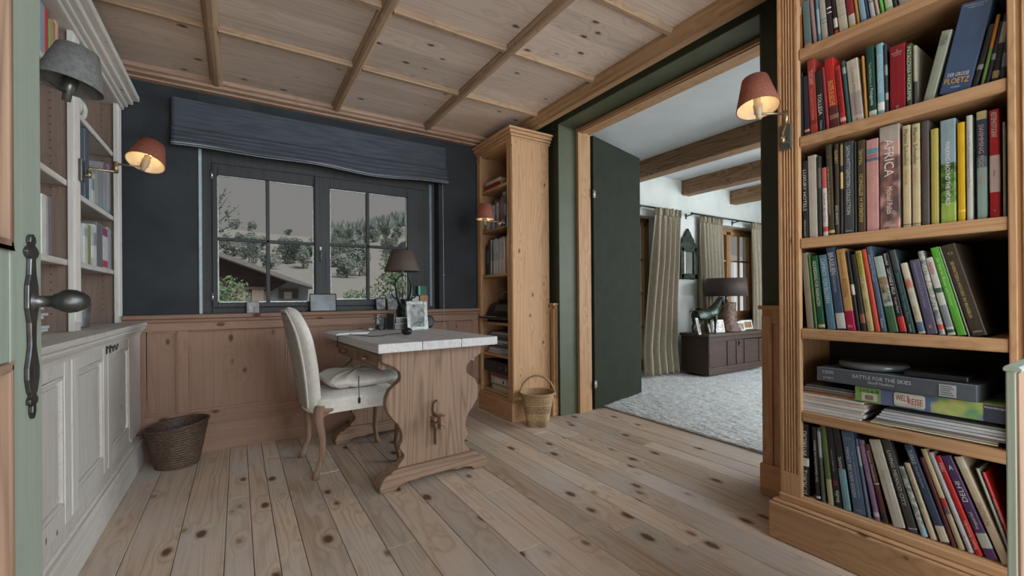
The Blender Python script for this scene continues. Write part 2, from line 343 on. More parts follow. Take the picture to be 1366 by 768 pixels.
# wainscot and baseboards
def wainscot_back():
    t = B(); f = YB-.045
    t.box(-.5, 1.86, f+.014, YB, .18, .86)                      # panels
    p = obj('trim_2', t, M['wainZ']); struct(p, 'pine wainscot panelling under the window', 'wainscot')
    q = B()
    for x0, x1 in ((-.53, -.49), (-.335, -.275), (.30, .36), (.935, .995), (1.57, 1.63), (1.80, 1.86)): q.box(x0, x1, f, f+.02, .265, .80)
    obj('stile', q, M['wainZ'], p, True, .003)
    q = B(); q.box(-.53, 1.86, f-.001, f+.02, .80, .865); q.box(-.53, 1.86, f-.001, f+.02, .205, .265); obj('rail', q, M['wainX'], p, True, .003)
    q = B()
    for x0, x1 in ((-.49, -.335), (-.275, .30), (.36, .935), (.995, 1.57), (1.63, 1.80)):
        for a in (0,):
            q.box(x0, x0+.012, f+.006, f+.02, .265, .80); q.box(x1-.012, x1, f+.006, f+.02, .265, .80); q.box(x0, x1, f+.006, f+.02, .788, .80); q.box(x0, x1, f+.006, f+.02, .265, .279)
    obj('panel_bead', q, M['wainX'], p, True, .004)
    q = B(); q.prism([(f+.03, .845), (f-.006, .852), (f-.014, .862), (f-.016, .875), (f-.032, .882), (f-.034, .898), (f-.028, .906), (YB+.06, .906), (YB+.06, .88)], 'X', -.60, 1.87)
    obj('cap_rail', q, M['wainX'], p, True, .002, 1)
wainscot_back()
b = B(); b.prism([(YB, 0), (YB-.072, 0), (YB-.072, .175), (YB-.060, .19), (YB-.048, .21), (YB, .21)], 'X', -.53, 1.87); struct(obj('baseboard_back', b, M['wainX'], bevel=.001))
def stub(n, y0, y1, near):
    """short wainscot end beside the opening, on wall_right"""
    X = XW-.042; b = B(); b.box(X+.012, XW, y0, y1, .14, .93); p = obj(n, b, M['caseZ']); struct(p, 'short pine wainscot end '+('beside the right bookcase' if near else 'beside the narrow bookcase'), 'wainscot')
    b = B(); (b.box(X, X+.02, y1-.05, y1, .14, .90) if near else b.box(X, X+.02, y0, y0+.045, .14, .90)); obj('stile', b, M['caseZ'], p, True, .002)
    b = B(); b.box(X, X+.02, y0+.045 if not near else y0, y1 if not near else y1-.05, .86, .93); b.box(X-.012, XW, y0-(0 if near else .012), y1+(.012 if near else 0), .93, .95); obj('cap_rail', b, M['caseY'], p, True, .003)
    b = B(); b.box(X-.018, XW, y0-(0 if near else .006), y1+(.006 if near else 0), 0, .155); q = obj('baseboard_right', b, M['caseY'], bevel=.005); struct(q)
stub('trim_3', .96, 1.196, True); stub('trim_3', 2.915, 3.2, False)
# ---- the window
wy = YB+.055
win = struct(obj('window_1', B().box(WX0+.004, -.15, wy, wy+.07, .905, WZ1).box(1.385, WX1-.02, wy, wy+.07, .905, WZ1).box(-.15, 1.385, wy, wy+.07, .905, .945).box(-.15, 1.385, wy, wy+.07, 1.945, WZ1), M['winwood'], bevel=.004))
def casement(x0, x1, gx0, gx1, gz0, gz1, mx, mz):
    y0 = wy-.012; y1 = wy+.045
    b = B(); b.box(x0, gx0, y0, y1, .947, 1.943); b.box(gx1, x1, y0, y1, .947, 1.943); b.box(gx0, gx1, y0, y1, .947, gz0); b.box(gx0, gx1, y0, y1, gz1, 1.943)
    c = obj('casement', b, M['winwood'], win, True, .005)
    b = B(); b.box(mx-.012, mx+.012, y0+.012, y1-.008, gz0, gz1); b.box(gx0, gx1, y0+.012, y1-.008, mz-.011, mz+.011); obj('muntin', b, M['winwood'], c, True, .004)
    b = B(); e = .007
    for q in ((gx0, gx0+e, gz0, gz1), (gx1-e, gx1, gz0, gz1), (gx0, gx1, gz0, gz0+e), (gx0, gx1, gz1-e, gz1)): b.box(q[0], q[1], y0+.022, y0+.034, q[2], q[3])
    obj('glazing_seal', b, M['silver'], c, True)
    b = B(); b.box(gx0, gx1, y0+.026, y0+.030, gz0, gz1); obj('pane', b, M['glass'], c, True)
k = (wy)/3.58
def wx(px, py): return bp(1, wy, px, py)[0]
def wz(px, py): return bp(1, wy, px, py)[2]
casement(-.148, .537, wx(290, 300), wx(418.5, 300), wz(350, 403), wz(350, 240), wx(357.5, 320), wz(350, 321.5))
casement(.540, 1.383, wx(440, 300), wx(543, 300), wz(490, 399), wz(490, 257), wx(491, 320), wz(490, 328.5))
b = B(); b.box(.500, .578, wy-.028, wy-.010, .955, 1.94); obj('meeting_post', b, M['winwood'], win, True, .005)
b = B(); b.box(.532, .546, wy-.036, wy-.028, 1.30, 1.40); b.tube([(.539, wy-.036, 1.37), (.539, wy-.06, 1.37), (.539, wy-.062, 1.29)], .005); obj('window_handle', b, M['chrome'], win, True, .001)
b = B()
for zz in (1.02, 1.86): b.tube([(-.146, wy-.018, zz-.03), (-.146, wy-.018, zz+.03)], .007)
obj('hinge', b, M['steel'], win, True)
b = B(); b.box(WX0-.004, WX0+.012, YB-.006, wy+.05, .906, 2.03); lab(obj('painted_daylight_strip', b, plain('painted_pale_daylight', (.42, .50, .54), .5, var=.1), win, True, .002), 'painted streak of daylight down the left window edge')  # daylight shining at the reveal edge, painted as a pale strip
b = B(); b.box(1.430, 1.452, wy-.008, wy+.004, .93, 2.0); lab(obj('painted_daylight_strip', b, plain('painted_blue_daylight', (.20, .25, .30), .5, var=.1), win, True, .002), 'painted blue grey streak of daylight beside the right casement')  # outside light on the right reveal, put into a coloured strip
# ---- living room beyond
YF = 3.75; ZC = 2.56
w1 = (3.55, 4.60, .04, 2.02); w2 = (5.75, 7.06, .62, 2.04)
b = B(); xs = [2.65, w1[0], w1[1], w2[0], w2[1], 9.2]
for i in (0, 2, 4): b.box(xs[i], xs[i+1], YF, YF+.30, -.1, ZC+.1)
b.box(w1[0], w1[1], YF, YF+.30, w1[3], ZC+.1); b.box(w2[0], w2[1], YF, YF+.30, -.1, w2[2]); b.box(w2[0], w2[1], YF, YF+.30, w2[3], ZC+.1); b.box(w1[0], w1[1], YF, YF+.30, -.1, w1[2])
struct(obj('wall_far', b, M['white']))
b = B(); b.box(9.0, 9.2, -1.7, YF, -.1, ZC+.1); struct(obj('wall_far_right', b, M['white']))
b = B(); b.box(2.3, 9.2, -1.85, -1.65, -.1, ZC+.1); struct(obj('wall_front', b, M['white']))
b = B(); b.box(XO, 9.2, -1.8, YF+.3, ZC, ZC+.1); struct(obj('ceiling', b, M['whitec']))
for i, bx_ in enumerate((3.93, 5.085, 6.21, 7.35)):
    b = B(); n = 14; ra = random.Random(i)
    b.box(bx_, bx_+.17, -1.65, YF+.02, 2.365, ZC+.02); o = obj('trim_4', b, M['beamY'], bevel=.012); struct(o, 'old wooden ceiling beam', 'beam')
def far_window(nm, x0, x1, z0, z1, cols, rows, mat):
    y = YF+.15; f = .055
    b = B(); b.box(x0, x0+f, y, y+.06, z0, z1); b.box(x1-f, x1, y, y+.06, z0, z1); b.box(x0, x1, y, y+.06, z0, z0+f*1.3); b.box(x0, x1, y, y+.06, z1-f, z1)
    o = struct(obj(nm, b, M['orange'], bevel=.004)); xm = (x0+x1)/2
    for a, c in ((x0+f, xm-.004), (xm+.004, x1-f)):
        b = B(); e = .05; Z0 = z0+f*1.3; Z1 = z1-f
        b.box(a, a+e, y-.01, y+.04, Z0, Z1); b.box(c-e, c, y-.01, y+.04, Z0, Z1); b.box(a, c, y-.01, y+.04, Z0, Z0+e*1.4); b.box(a, c, y-.01, y+.04, Z1-e, Z1)
        q = obj('casement', b, M['orange'], o, True, .003)
        b = B()
        for k in range(1, cols): xx = a+e+(c-a-2*e)*k/cols; b.box(xx-.012, xx+.012, y+.005, y+.03, Z0, Z1)
        for k in range(1, rows): zz = Z0+e+(Z1-Z0-2*e)*k/rows; b.box(a+e, c-e, y+.005, y+.03, zz-.012, zz+.012)
        obj('muntin', b, M['orange'], q, True)
        b = B(); b.box(a+e, c-e, y+.014, y+.018, Z0, Z1); obj('pane', b, M['glass'], q, True)
far_window('window_2', *w1, 1, 4, 0); far_window('window_3', *w2, 2, 3, 0)
# ---- green leaf of the opening, swung into the living room
hx, hy = 2.660, 2.862; ex, ey = 3.515, 3.088; ang = math.atan2(ey-hy, ex-hx); L = math.hypot(ex-hx, ey-hy)
b = B(); b.box(0, L, .0, .042, .008, 2.425); d2 = obj('door_2', b, M['leaf'], bevel=.003); d2.location = (hx, hy, .008); 
me = d2.data; me.transform(Matrix.Translation((L/2, .021, 0))); d2.rotation_euler = (0, 0, ang); struct(d2)
for zz in (.22, 1.9):
    b = B(); b.tube([(-.008, -.006, zz-.035), (-.008, -.006, zz+.035)], .008); b.box(-.004, .03, -.003, .001, zz-.03, zz+.03); obj('hinge', b, M['steel'], d2)
# ---- entrance door leaf beside the camera
DX = -.25
def dy(px, py=400): return bp(0, DX, px, py)[1]
yE = dy(55, 300); yS = dy(13, 300); y_h = .06
b = B(); b.box(DX-.042, DX, yS, yE, .01, 2.05); b.box(DX-.042, DX, y_h, y_h+.12, .01, 2.05)
rz = [(.01, .22), (bp(0, DX, 6, 486)[2], bp(0, DX, 6, 330)[2]), (1.90, 2.05)]
for z0, z1 in rz: b.box(DX-.042, DX, y_h+.12, yS, z0, z1)
d1 = struct(obj('door_1', b, M['doorg'], bevel=.003))
b = B(); b.box(DX-.030, DX-.014, y_h+.11, yS+.01, .2, 1.95); lab(obj('panel', b, M['oakZ'], d1, True), 'brown pine door panel')
b = B()
for z0, z1 in ((rz[0][1], rz[1][0]), (rz[1][1], rz[2][0])):
    for q in ((y_h+.12, y_h+.132, z0, z1), (y_h+.12, yS, z0, z0+.012), (y_h+.12, yS, z1-.012, z1), (yS-.010, yS, z0, z1)): b.box(DX-.014, DX+.004, q[0], q[1], q[2], q[3])
obj('moulding', b, M['oakZ'], d1, True, .003)
ph = dy(38); zt = bp(0, DX, 38, 312)[2]; zb = bp(0, DX, 38, 560)[2]
out = [(0, 1.0), (.008, .985), (.010, .955), (.006, .94), (.015, .925), (.021, .905), (.017, .88), (.008, .865), (.010, .78), (.017, .72), (.018, .60), (.010, .52), (.008, .40), (.013, .34), (.019, .28), (.019, .22), (.012, .15), (.007, .13), (.014, .11), (.013, .085), (.005, .075), (.006, .04), (0, 0)]
poly = [(ph+w_, zb+(zt-zb)*t) for w_, t in out]+[(ph-w_, zb+(zt-zb)*t) for w_, t in out[1:-1][::-1]]
b = B(); b.prism(poly, 'X', DX, DX+.006); hp = obj('lock_plate', b, M['iron'], d1, True, .0015)
b = B(); b.box(DX+.0055, DX+.0068, ph-.003, ph+.003, zb+(zt-zb)*.22, zb+(zt-zb)*.30); obj('keyhole', b, M['dark'], hp, True)
zk = bp(0, DX, 45, 402)[2]
b = B(); b.m = Matrix.Translation((DX, ph, zk)) @ Matrix.Rotation(math.pi/2, 4, 'Y') @ Matrix.Diagonal((1, 1, 1, 1))
b.smooth = True; b.lathe([(.0001, 0), (.014, 0), (.014, .006), (.0085, .009), (.0085, .024), (.011, .026), (.0125, .030), (.0165, .036), (.0175, .042), (.016, .050), (.012, .058), (.007, .063), (.0001, .065)], 24); obj('knob', b, M['iron'], d1, True)
# ---- low panelled end by the doorway, right edge of the picture
lx0 = bp(1, .172, 1342, 620)[0]; lyf = bp(0, lx0, 1357, 620)[1]; lzt = bp(1, .172, 1342, 494)[2]
b = B(); b.box(lx0, lx0+.03, lyf, .172, 0, lzt); lw = obj('trim_5', b, M['doorg'], bevel=.002); struct(lw, 'pale painted edge of the low pine wainscot end at the doorway', 'wainscot')
b = B(); b.box(lx0+.030, 1.6, lyf+.004, .168, 0, lzt-.002); b.box(lx0+.001, lx0+.10, lyf-.003, lyf+.004, 0, lzt-.002); b.box(lx0+.1, 1.6, lyf-.003, lyf+.004, lzt-.09, lzt-.002); lab(obj('panel', b, M['oakZ'], lw, True, .001), 'brown pine panel')
b = B(); b.prism([(lyf-.006, lzt), (lyf-.007, lzt+.004), (lyf-.003, lzt+.008), (.173, lzt+.008), (.175, lzt+.004), (.174, lzt)], 'X', lx0-.002, 1.6); obj('cap_rail', b, M['doorg'], lw, True, .001)
# ================================================================ LEFT CABINETS AND BOOKCASE
cf = -.515; CY0, CY1 = .98, 3.53
cab = thing('base_cabinet', 'long whitewashed pine base cabinet with panelled doors along the left wall', 'cabinet', (-.73, 2.2, 0))
b = B(); b.box(-.95, cf-.022, CY0, CY1-.02, .165, .825); obj('body', b, M['paleY'], cab, True)
b = B()
ed = [CY0, 1.62, 2.17, 2.19, 2.695, 2.71, 3.20, 3.49]
b.box(cf-.022, cf, 3.235, CY1-.02, .20, .825); b.box(cf-.022, cf-.004, CY0, 3.3, .80, .825); b.box(cf-.022, cf-.004, CY0, 3.3, .165, .215)
obj('face_frame', b, M['paleZ'], cab, True, .002)
obj('plinth', B().box(-.95, cf+.018, CY0, CY1-.03, 0, .15).box(-.95, cf+.006, CY0, CY1-.03, .15, .168), M['paleY'], cab, True, .006)
def cab_door(y0, y1, keyside=None):
    z0, z1 = .222, .815; s = .068; X = cf
    b = B(); b.box(X-.018, X+.004, y0, y0+s, z0, z1); b.box(X-.018, X+.004, y1-s, y1, z0, z1); b.box(X-.018, X+.003, y0+s, y1-s, z0, z0+.07); b.box(X-.018, X+.003, y0+s, y1-s, z1-.075, z1)
    d = obj('door', b, M['paleZ'], cab, True, .003)
    b = B(); b.box(X-.016, X-.012, y0+s, y1-s, z0+.07, z1-.075); b.box(X-.014, X-.006, y0+s+.03, y1-s-.03, z0+.10, z1-.105); obj('panel', b, M['paleZ'], d, True, .004)
    b = B(); e = .014
    for q in ((y0+s, y0+s+e, z0+.07, z1-.075), (y1-s-e, y1-s, z0+.07, z1-.075), (y0+s, y1-s, z0+.07, z0+.07+e), (y0+s, y1-s, z1-.075-e, z1-.075)): b.box(X-.014, X+.001, *q)
    obj('panel_bead', b, M['paleY'], d, True, .005)
    if keyside is not None:
        b = B(); ky = keyside; b.prism([(ky-.009, .755), (ky+.009, .755), (ky+.013, .775), (ky+.009, .80), (ky-.009, .80), (ky-.013, .775)], 'X', X+.004, X+.007)
        b.tube([(X+.005, ky, .785), (X+.03, ky, .782)], .003); b.tube([(X+.03+.010*math.cos(a)*.3, ky+.012*math.sin(a), .782+.014*math.cos(a)) for a in [k*math.pi/5 for k in range(10)]], .0025, 6, True); obj('key', b, M['iron'], d, True)
cab_door(1.02, 1.60); cab_door(1.62, 2.178); cab_door(2.192, 2.697, 2.675); cab_door(2.711, 3.23, 2.735)
X = cf+.03
obj('cove', B().prism([(cf+.002, .790), (cf+.006, .790), (cf+.010, .806), (cf+.020, .818), (cf+.024, .8255), (cf-.01, .8255)], 'Y', CY0, CY1-.03), M['paleY'], cab, True, .001)
wt = obj('worktop', B().prism([(-.955, .98), (X-.006, .98), (X, .986), (X, 3.50), (X-.02, 3.535), (-.955, 3.54)], 'Z', .826, .840).prism([(-.955, .98), (X-.002, .98), (X+.006, .99), (X+.006, 3.505), (X-.016, 3.545), (-.955, 3.55)], 'Z', .842, .866), M['paleY'], bevel=.006, seg=3)
tag(wt, 'pale whitewashed wooden worktop on the left base cabinet', 'worktop')
WT = .866
BX = -.60; BB = -.945; BT = 2.20; SY0, SYM, SY1 = 1.30, 2.66, 3.53
bc = thing('bookcase', 'tall pine bookcase standing on the left base cabinet under the cornice', 'bookcase', (-.77, 2.4, WT))
def bk(name, b, m, bev=.002, l=None):
    o = obj(name, b, m, bc, True, bev); 
    if l: lab(o, l)
    return o
b = B(); b.box(BB, BB+.012, SY0, SY1, WT+.001, BT); bk('back_panel', b, M['lshZ'], 0)
for y0, y1 in ((SY0, SY0+.03), (SYM-.02, SYM+.02), (SY1-.045, SY1-.015)):
    b = B(); b.box(BB+.012, BX-.02, y0, y1, WT+.001, BT); o = bk('side_panel', b, M['lshZ'], 0)
    b = B()
    for zz in [WT+.08+.034*k for k in range(38)]:
        for xx in (BX-.08, BX-.26):
            b.prism([(xx+.0028*math.cos(a), zz+.0028*math.sin(a)) for a in [k*math.pi/4 for k in range(8)]], 'Y', y0-.0005, y0+.0005)
    obj('shelf_pin_hole', b, M['dark'], o, True)['kind'] = 'stuff'
def post(y0, y1):
    b = B(); b.box(BX-.022, BX-.002, y0, y1, WT+.001, BT); n = 4; w_ = (y1-y0)/(2*n+1)
    for k in range(n): b.box(BX-.004, BX+.003, y0+w_*(2*k+.6), y0+w_*(2*k+1.9), WT+.04, BT-.03)
    return bk('front_post', b, M['paleZ'], .002)
post(SYM-.045, SYM+.045); post(SY0, SY0+.08); post(SY1-.085, SY1-.0)
lz = []
for (y0, y1, zs) in ((SYM+.02, SY1-.045, (1.182, 1.503, 1.885)), (SY0+.03, SYM-.02, (1.180, 1.525, 1.95))):
    for z in zs:
        b = B(); b.box(BB+.012, BX-.035, y0, y1, z-.022, z); b.box(BX-.037, BX-.024, y0, y1, z-.026, z+.001); bk('shelf', b, M['paleY'], .006)
b = B()
for i, (x0, z0, z1) in enumerate(((BX+.012, 2.175, 2.195), (BX+.03, 2.195, 2.215), (BX+.055, 2.215, 2.24), (BX+.085, 2.24, 2.275))): b.box(BB, x0, SY0-.03, SY1+.02, z0, z1)
bk('cornice', b, M['paleY'], .006)
# ---------------------------------------------------------------- book builder
def book(name, label, group, origin, h, t, d, col, tilt=0., face='-X', yaw=0., texts=(), bands=(), pages=True, rough=.4, mat=None, side=None, rnd_=None, cat='book'):
    """local frame: spine in plane x=0, thickness along -y, height z; pivot = lower edge touching the shelf.
    tilt>0 leans to +y (left), tilt<0 leans to -y (right)"""
    rz = {'-X': 0, '+X': math.pi, '-Y': math.pi/2}[face]+yaw
    root = thing(name, label, cat, origin, 0, group)
    root.rotation_euler = (Matrix.Rotation(rz, 4, 'Z') @ Matrix.Rotation(-tilt, 4, 'X')).to_euler()
    y0 = 0. if tilt >= 0 else t                       # body spans y0-t .. y0
    mt = mat or cmat(col, rough); r = min(.003, t*.3); c = min(.0028, t*.18)
    b = B(); b.m = Matrix.Translation((0, y0, 0))
    b.prism([(d, 0), (r*1.2, 0), (r*.35, -r*.35), (0, -r), (-.0008, -t/2), (0, -t+r), (r*.35, -t+r*.35), (r*1.2, -t), (d, -t), (d, -t+c), (c+.001, -t+c), (c+.001, -c), (d, -c)], 'Z', 0, h)
    obj('cover', b, mt, root)
    if pages:
        b = B(); b.m = Matrix.Translation((0, y0, 0)); b.box(c+.001, d-.004, -t+c, -c, .003, h-.004); obj('pages', b, M['paper'], root)
    for u0, u1, bc_ in bands:
        b = B(); b.m = Matrix.Translation((0, y0, 0)); z1, z0 = h*(1-u0), h*(1-u1)
        b.prism([(r*1.6, .0004), (r*.3, -r*.35+.0004), (-.0006, -r), (-.0015, -t/2), (-.0006, -t+r), (r*.3, -t+r*.35-.0004), (r*1.6, -t-.0004)], 'Z', max(z0, .0004), min(z1, h-.0004)); obj('spine_band', b, bc_ if not isinstance(bc_, tuple) else cmat(bc_), root)
    for tx in texts:
        s, u, ln, tc_ = tx[:4]; mode = tx[4] if len(tx) > 4 else 'd'; hf = tx[5] if len(tx) > 5 else .55; off = tx[6] if len(tx) > 6 else 0.
        b = B(); o = (-.0024, y0-t/2+off*t, h*(1-u))
        if mode == 'd': letter(b, s, o, (0, 0, -1), (0, -1, 0), ln*h, hf*t)
        elif mode == 'u': letter(b, s, o, (0, 0, 1), (0, 1, 0), ln*h, hf*t)
        else: letter(b, s, o, (0, -1, 0), (0, 0, 1), min(ln, .9)*t, hf*h)
        obj('spine_lettering', b, cmat(tc_, .5), root)
    return root
# ---- books and things in the left bookcase (spines face the room, +X)
LX = -.638
def lrow(z, specs, grp):
    for p0, p1, top, c, l, bd in specs:
        ya, yb = bp(0, LX, p0, 300)[1], min(3.482, bp(0, LX, p1, 300)[1]); h = bp(0, LX, p0, top)[2]-z
        book('book', l, grp, (LX, ya, z+.0005), h, yb-ya-.0012, .17, c, 0., '+X', 0., (), bd)
lrow(1.182, ((112.6, 117, 298, (.62, .63, .60), 'white book with tiny grey marks, lowest left bookcase shelf, by the centre post', ((.1, .3, (.35, .4, .45)),)),
    (117, 121.5, 299, (.30, .32, .12), 'olive green book on the lowest shelf of the left bookcase', ()), (121.5, 125, 301, (.55, .60, .62), 'pale blue book right of the olive green one', ((.5, .8, (.8, .8, .8)),)),
    (125, 129, 299, (.66, .66, .63), 'white book left of the thick dark grey album', ((.2, .5, (.3, .3, .3)),)), (129, 137, 296, (.16, .17, .18), 'thick dark grey album on the lowest shelf of the left bookcase', ()),
    (137, 143.6, 303, (.62, .60, .58), 'white book with a purple top and red foot in the left bookcase', ((.0, .2, (.28, .05, .14)), (.80, .97, (.50, .03, .06)))),
    (143.6, 147, 303, (.35, .36, .38), 'slim grey book right of the purple topped one', ()), (147, 150.4, 306, (.50, .52, .54), 'slim pale grey book, last on the lowest shelf of the left bookcase', ())), 'books on the lowest shelf of the left bookcase')
lrow(1.503, ((114, 119.6, 171, (.10, .12, .15), 'tall dark blue grey folder beside the centre post of the left bookcase', ()), (119.8, 123, 232, (.55, .58, .58), 'slim pale book behind the lit wall lamp arm', ()), (123.2, 126.4, 234, (.60, .61, .58), 'white paperback right of the slim pale book behind the lamp arm', ((.1, .5, (.2, .3, .35)),)),
    (126.6, 130, 231, (.38, .40, .30), 'dull green paperback on the middle shelf of the left bookcase', ()), (130.2, 139, 222, (.30, .32, .34), 'thick grey binder on the middle shelf of the left bookcase', ()),
    (139.2, 143.6, 217, (.33, .34, .36), 'tall grey book with a plum top right of the thick binder', ((0, .14, (.24, .08, .16)),)), (143.8, 149, 219, (.26, .27, .29), 'grey patterned book, last on the middle shelf of the left bookcase', ((.1, .9, (.36, .36, .38)),))), 'books on the middle shelf of the left bookcase')
# two pale chain links (decoration) on the upper shelf
b = B(); b.smooth = True
for k, (yy, rz_) in enumerate(((2.84, .2), (2.93, .9))):
    c = Vector((-.655, yy, 1.885+.055)); pts = []
    for i in range(16):
        a = 2*math.pi*i/16; pts.append(c+Vector((.015*math.cos(a), .048*math.cos(a)*math.cos(rz_), .040*math.sin(a))))
    b.tube(pts, .013, 8, True)
tag(obj('chain_ornament', b, cmat((.50, .52, .46), .35)), 'pale glazed chain link ornament on the top shelf of the left bookcase', 'ornament')
lrow(1.95, ((55, 61.6, 3, (.30, .36, .42), 'blue grey binder high in the left bookcase', ()), (62, 67, 12, (.50, .06, .05), 'bright red book high in the left bookcase', ()), (67.4, 71.4, 28, (.25, .42, .14), 'light green book high in the left bookcase', ()), (71.6, 76, 29, (.50, .20, .10), 'orange brown book high in the left bookcase', ()), (76.2, 80, 30, (.55, .38, .28), 'peach coloured slim book high in the left bookcase', ())), 'books high in the left bookcase')
lrow(1.18, ((56, 62.6, 258, (.66, .66, .60), 'tall white book in the left bay by the door edge', ()), (64.4, 69, 262, (.20, .17, .19), 'slim dark plum book standing alone in the left bay', ())), 'books in the left bay')
o = obj('picture_frame', B().box(-.80, -.785, 2.10, 2.40, 1.527, 1.80), cmat((.22, .20, .19), .5), bevel=.004); tag(o, 'dim grey framed picture leaning at the back of the left bay', 'picture frame')
b = B(); b.box(-.7845, -.783, 2.13, 2.37, 1.56, 1.77); q = obj('picture', b, cmat((.30, .29, .28)), o, True)
b = B(); b.lathe([(.056, 0), (.060, .005), (.066, .112), (.070, .118), (.066, .120), (.062, .112), (.056, .01), (.0001, .01)], 32); b.lathe([(.0001, 0), (.056, 0)], 32)
o = obj('metal_pot', b, M['pewter'], bevel=.001); o.location = (-.70, 3.02, WT+.001); tag(o, 'dented pewter pot with cream pieces inside on the left worktop', 'pot')
b = B(); b.smooth = True
for k in range(4): b.tube([(-.70+.03*math.cos(k*1.5), 3.02+.03*math.sin(k*1.5), WT+.02), (-.70+.035*math.cos(k*1.5), 3.02+.035*math.sin(k*1.5), WT+.125), (-.70+.02*math.cos(k*1.5+.5), 3.02+.02*math.sin(k*1.5+.5), WT+.155), (-.70+.0*math.cos(k), 3.02+.01*math.sin(k), WT+.14)], .009)
tag(obj('cream_stick_bundle', b, cmat((.55, .52, .44), .5)), 'cream curved pieces standing in the pewter pot', 'ornament')
pl = random.Random(11)
for k in range(9):
    z = WT+.001+k*.0125; dx, dy_ = pl.uniform(-.012, .012), pl.uniform(-.02, .02)
    b = B(); b.m = Matrix.Translation((-.745+dx, 2.33+dy_, z)) @ Matrix.Rotation(pl.uniform(-.12, .12), 4, 'Z'); b.box(-.11, .085+pl.uniform(0, .02), -.15, .13+pl.uniform(0, .03), 0, .0115); 
    tag(obj('magazine', b, cmat([(.60, .62, .62), (.66, .66, .64), (.50, .54, .56), (.18, .2, .22)][k % 4]), bevel=.002), 'pale magazine in the loose pile on the left worktop', 'magazine', 'magazines piled on the left worktop')
# ================================================================ WALL LAMPS
def wall_lamp(label, plate, n, joint, sock, ax, r0, r1, hh, shade_m, lit, metal, pw=(.045, .10), plate_m=None):
    """plate: centre on the post, n: its outward normal, ax: direction the shade points up"""
    root = thing('wall_lamp', label, 'wall lamp', plate, 0, 'swing arm wall lamps')
    P, n, J, K = Vector(plate), Vector(n), Vector(joint), Vector(sock); up = Vector((0, 0, 1)); sd = up.cross(n).normalized()
    b = B()
    def bx(c, a, b2, c2):
        v = [(x*sd*a/2+z*up*c2/2+y*n*b2/2)+c for z in (-1, 1) for y in (-1, 1) for x in (-1, 1)]; b._mk([tuple(q) for q in v], [(0, 2, 3, 1), (4, 5, 7, 6), (0, 1, 5, 4), (2, 6, 7, 3), (0, 4, 6, 2), (1, 3, 7, 5)])
    bx(P+n*.006, pw[0], .012, pw[1]); pb = obj('wall_plate', b, plate_m or M['chrome'], root, True, .003)
    b = B(); b.tube([P+n*.012-up*.02, P+n*.03-up*.02], .007); b.tube([P+n*.03-up*.03, P+n*.03+up*.0], .009); obj('switch', b, metal, pb, True)
    b = B(); A0 = P+n*.030-up*.005; b.tube([A0, A0+up*.02, J-up*.025, J-up*.018], .0055); b.tube([J-up*.03, J+up*.022], .009); b.tube([J+up*.012, K+up*.0], .0048)
    obj('arm', b, metal, root, True)
    ax = Vector(ax).normalized(); q = ax.to_track_quat('Z', 'Y').to_matrix().to_4x4(); Mx = Matrix.Translation(K) @ q
    b = B(); b.m = Mx; b.smooth = True; b.lathe([(.0001, -.022), (.010, -.022), (.010, .0), (.015, .003), (.017, .04), (.014, .043), (.014, .065), (.0001, .065)], 20); obj('lamp_holder', b, metal if not lit else cmat((.42, .33, .22), .5), root, True)
    b = B(); b.m = Mx @ Matrix.Translation((0, 0, .098)); b.ball((0, 0, 0), .020, sc=(1, 1, 1.35))
    if lit:
        mb = bpy.data.materials.new('lamp_bulb'); mb.use_nodes = True; bb = mb.node_tree.nodes['Principled BSDF']; bb.inputs['Base Color'].default_value = (1, .9, .7, 1); bb.inputs['Emission Color'].default_value = (1, .72, .40, 1); bb.inputs['Emission Strength'].default_value = 9
    else: mb = cmat((.7, .7, .65), .3)
    obj('bulb', b, mb, root, True)
    b = B(); b.m = Mx @ Matrix.Translation((0, 0, .022)); b.smooth = True; b.lathe([(r0, 0), (r0+.0012, .002), (r1+.0012, hh), (r1, hh), (r1-.0015, hh-.001), (r0-.0015, .001)], 48, close=True); sh = obj('lamp_shade', b, shade_m, root, True)
    b = B(); b.m = Mx @ Matrix.Translation((0, 0, .022)); b.smooth = True; b.lathe([(r0-.0022, .002), (r1-.0022, hh-.002)], 48); obj('shade_lining', b, M['shadein'] if lit else M['shadeg'], sh, True)
    b = B(); b.m = Mx @ Matrix.Translation((0, 0, .022))
    for k in range(3): a = k*2.094; b.tube([(0, 0, hh*.7), (r1*.97*math.cos(a), r1*.97*math.sin(a), hh-.008)], .0012, 5)
    obj('spider', b, metal, sh, True)
    if lit:
        l = bpy.data.lights.new('lamp_light', 'POINT'); l.energy = lit; l.color = (1, .74, .45); l.shadow_soft_size = .022
        lo = bpy.data.objects.new('lamp_light', l); COL.objects.link(lo); lo.location = K+ax*.098+Vector((0, 0, 0)); 
    return root
wall_lamp('grey shaded swing arm wall lamp, unlit, nearest the entrance door', (BX+.004, 1.345, 1.56), (1, 0, 0), (-.50, 1.50, 1.60), (-.402, 1.70, 1.585), (.16, .05, 1), .072, .045, .108, M['shadeg'], 0, M['chrome'])
wall_lamp('lit swing arm wall lamp with tilted red linen shade on the left bookcase', (BX+.004, 2.68, 1.585), (1, 0, 0), (-.478, 2.70, 1.625), (-.378, 2.70, 1.640), (.22, .42, 1), .077, .050, .115, M['shader'], 5.5, M['brass'])
wall_lamp('lit swing arm wall lamp with red linen shade beside the wide opening', (1.893, .900, 1.642), (-1, 0, 0), (1.822, .868, 1.700), (1.722, .92, 1.708), (.13, .16, 1), .076, .046, .128, M['shader'], 5.5, M['brass'])
wall_lamp('small lit wall lamp on the narrow bookcase, in front of its books', (1.867, 3.035, 1.625), (-1, 0, 0), (1.79, 3.03, 1.605), (1.70, 3.10, 1.612), (0, 0, 1), .074, .048, .125, M['shader'], 10, M['brass'])
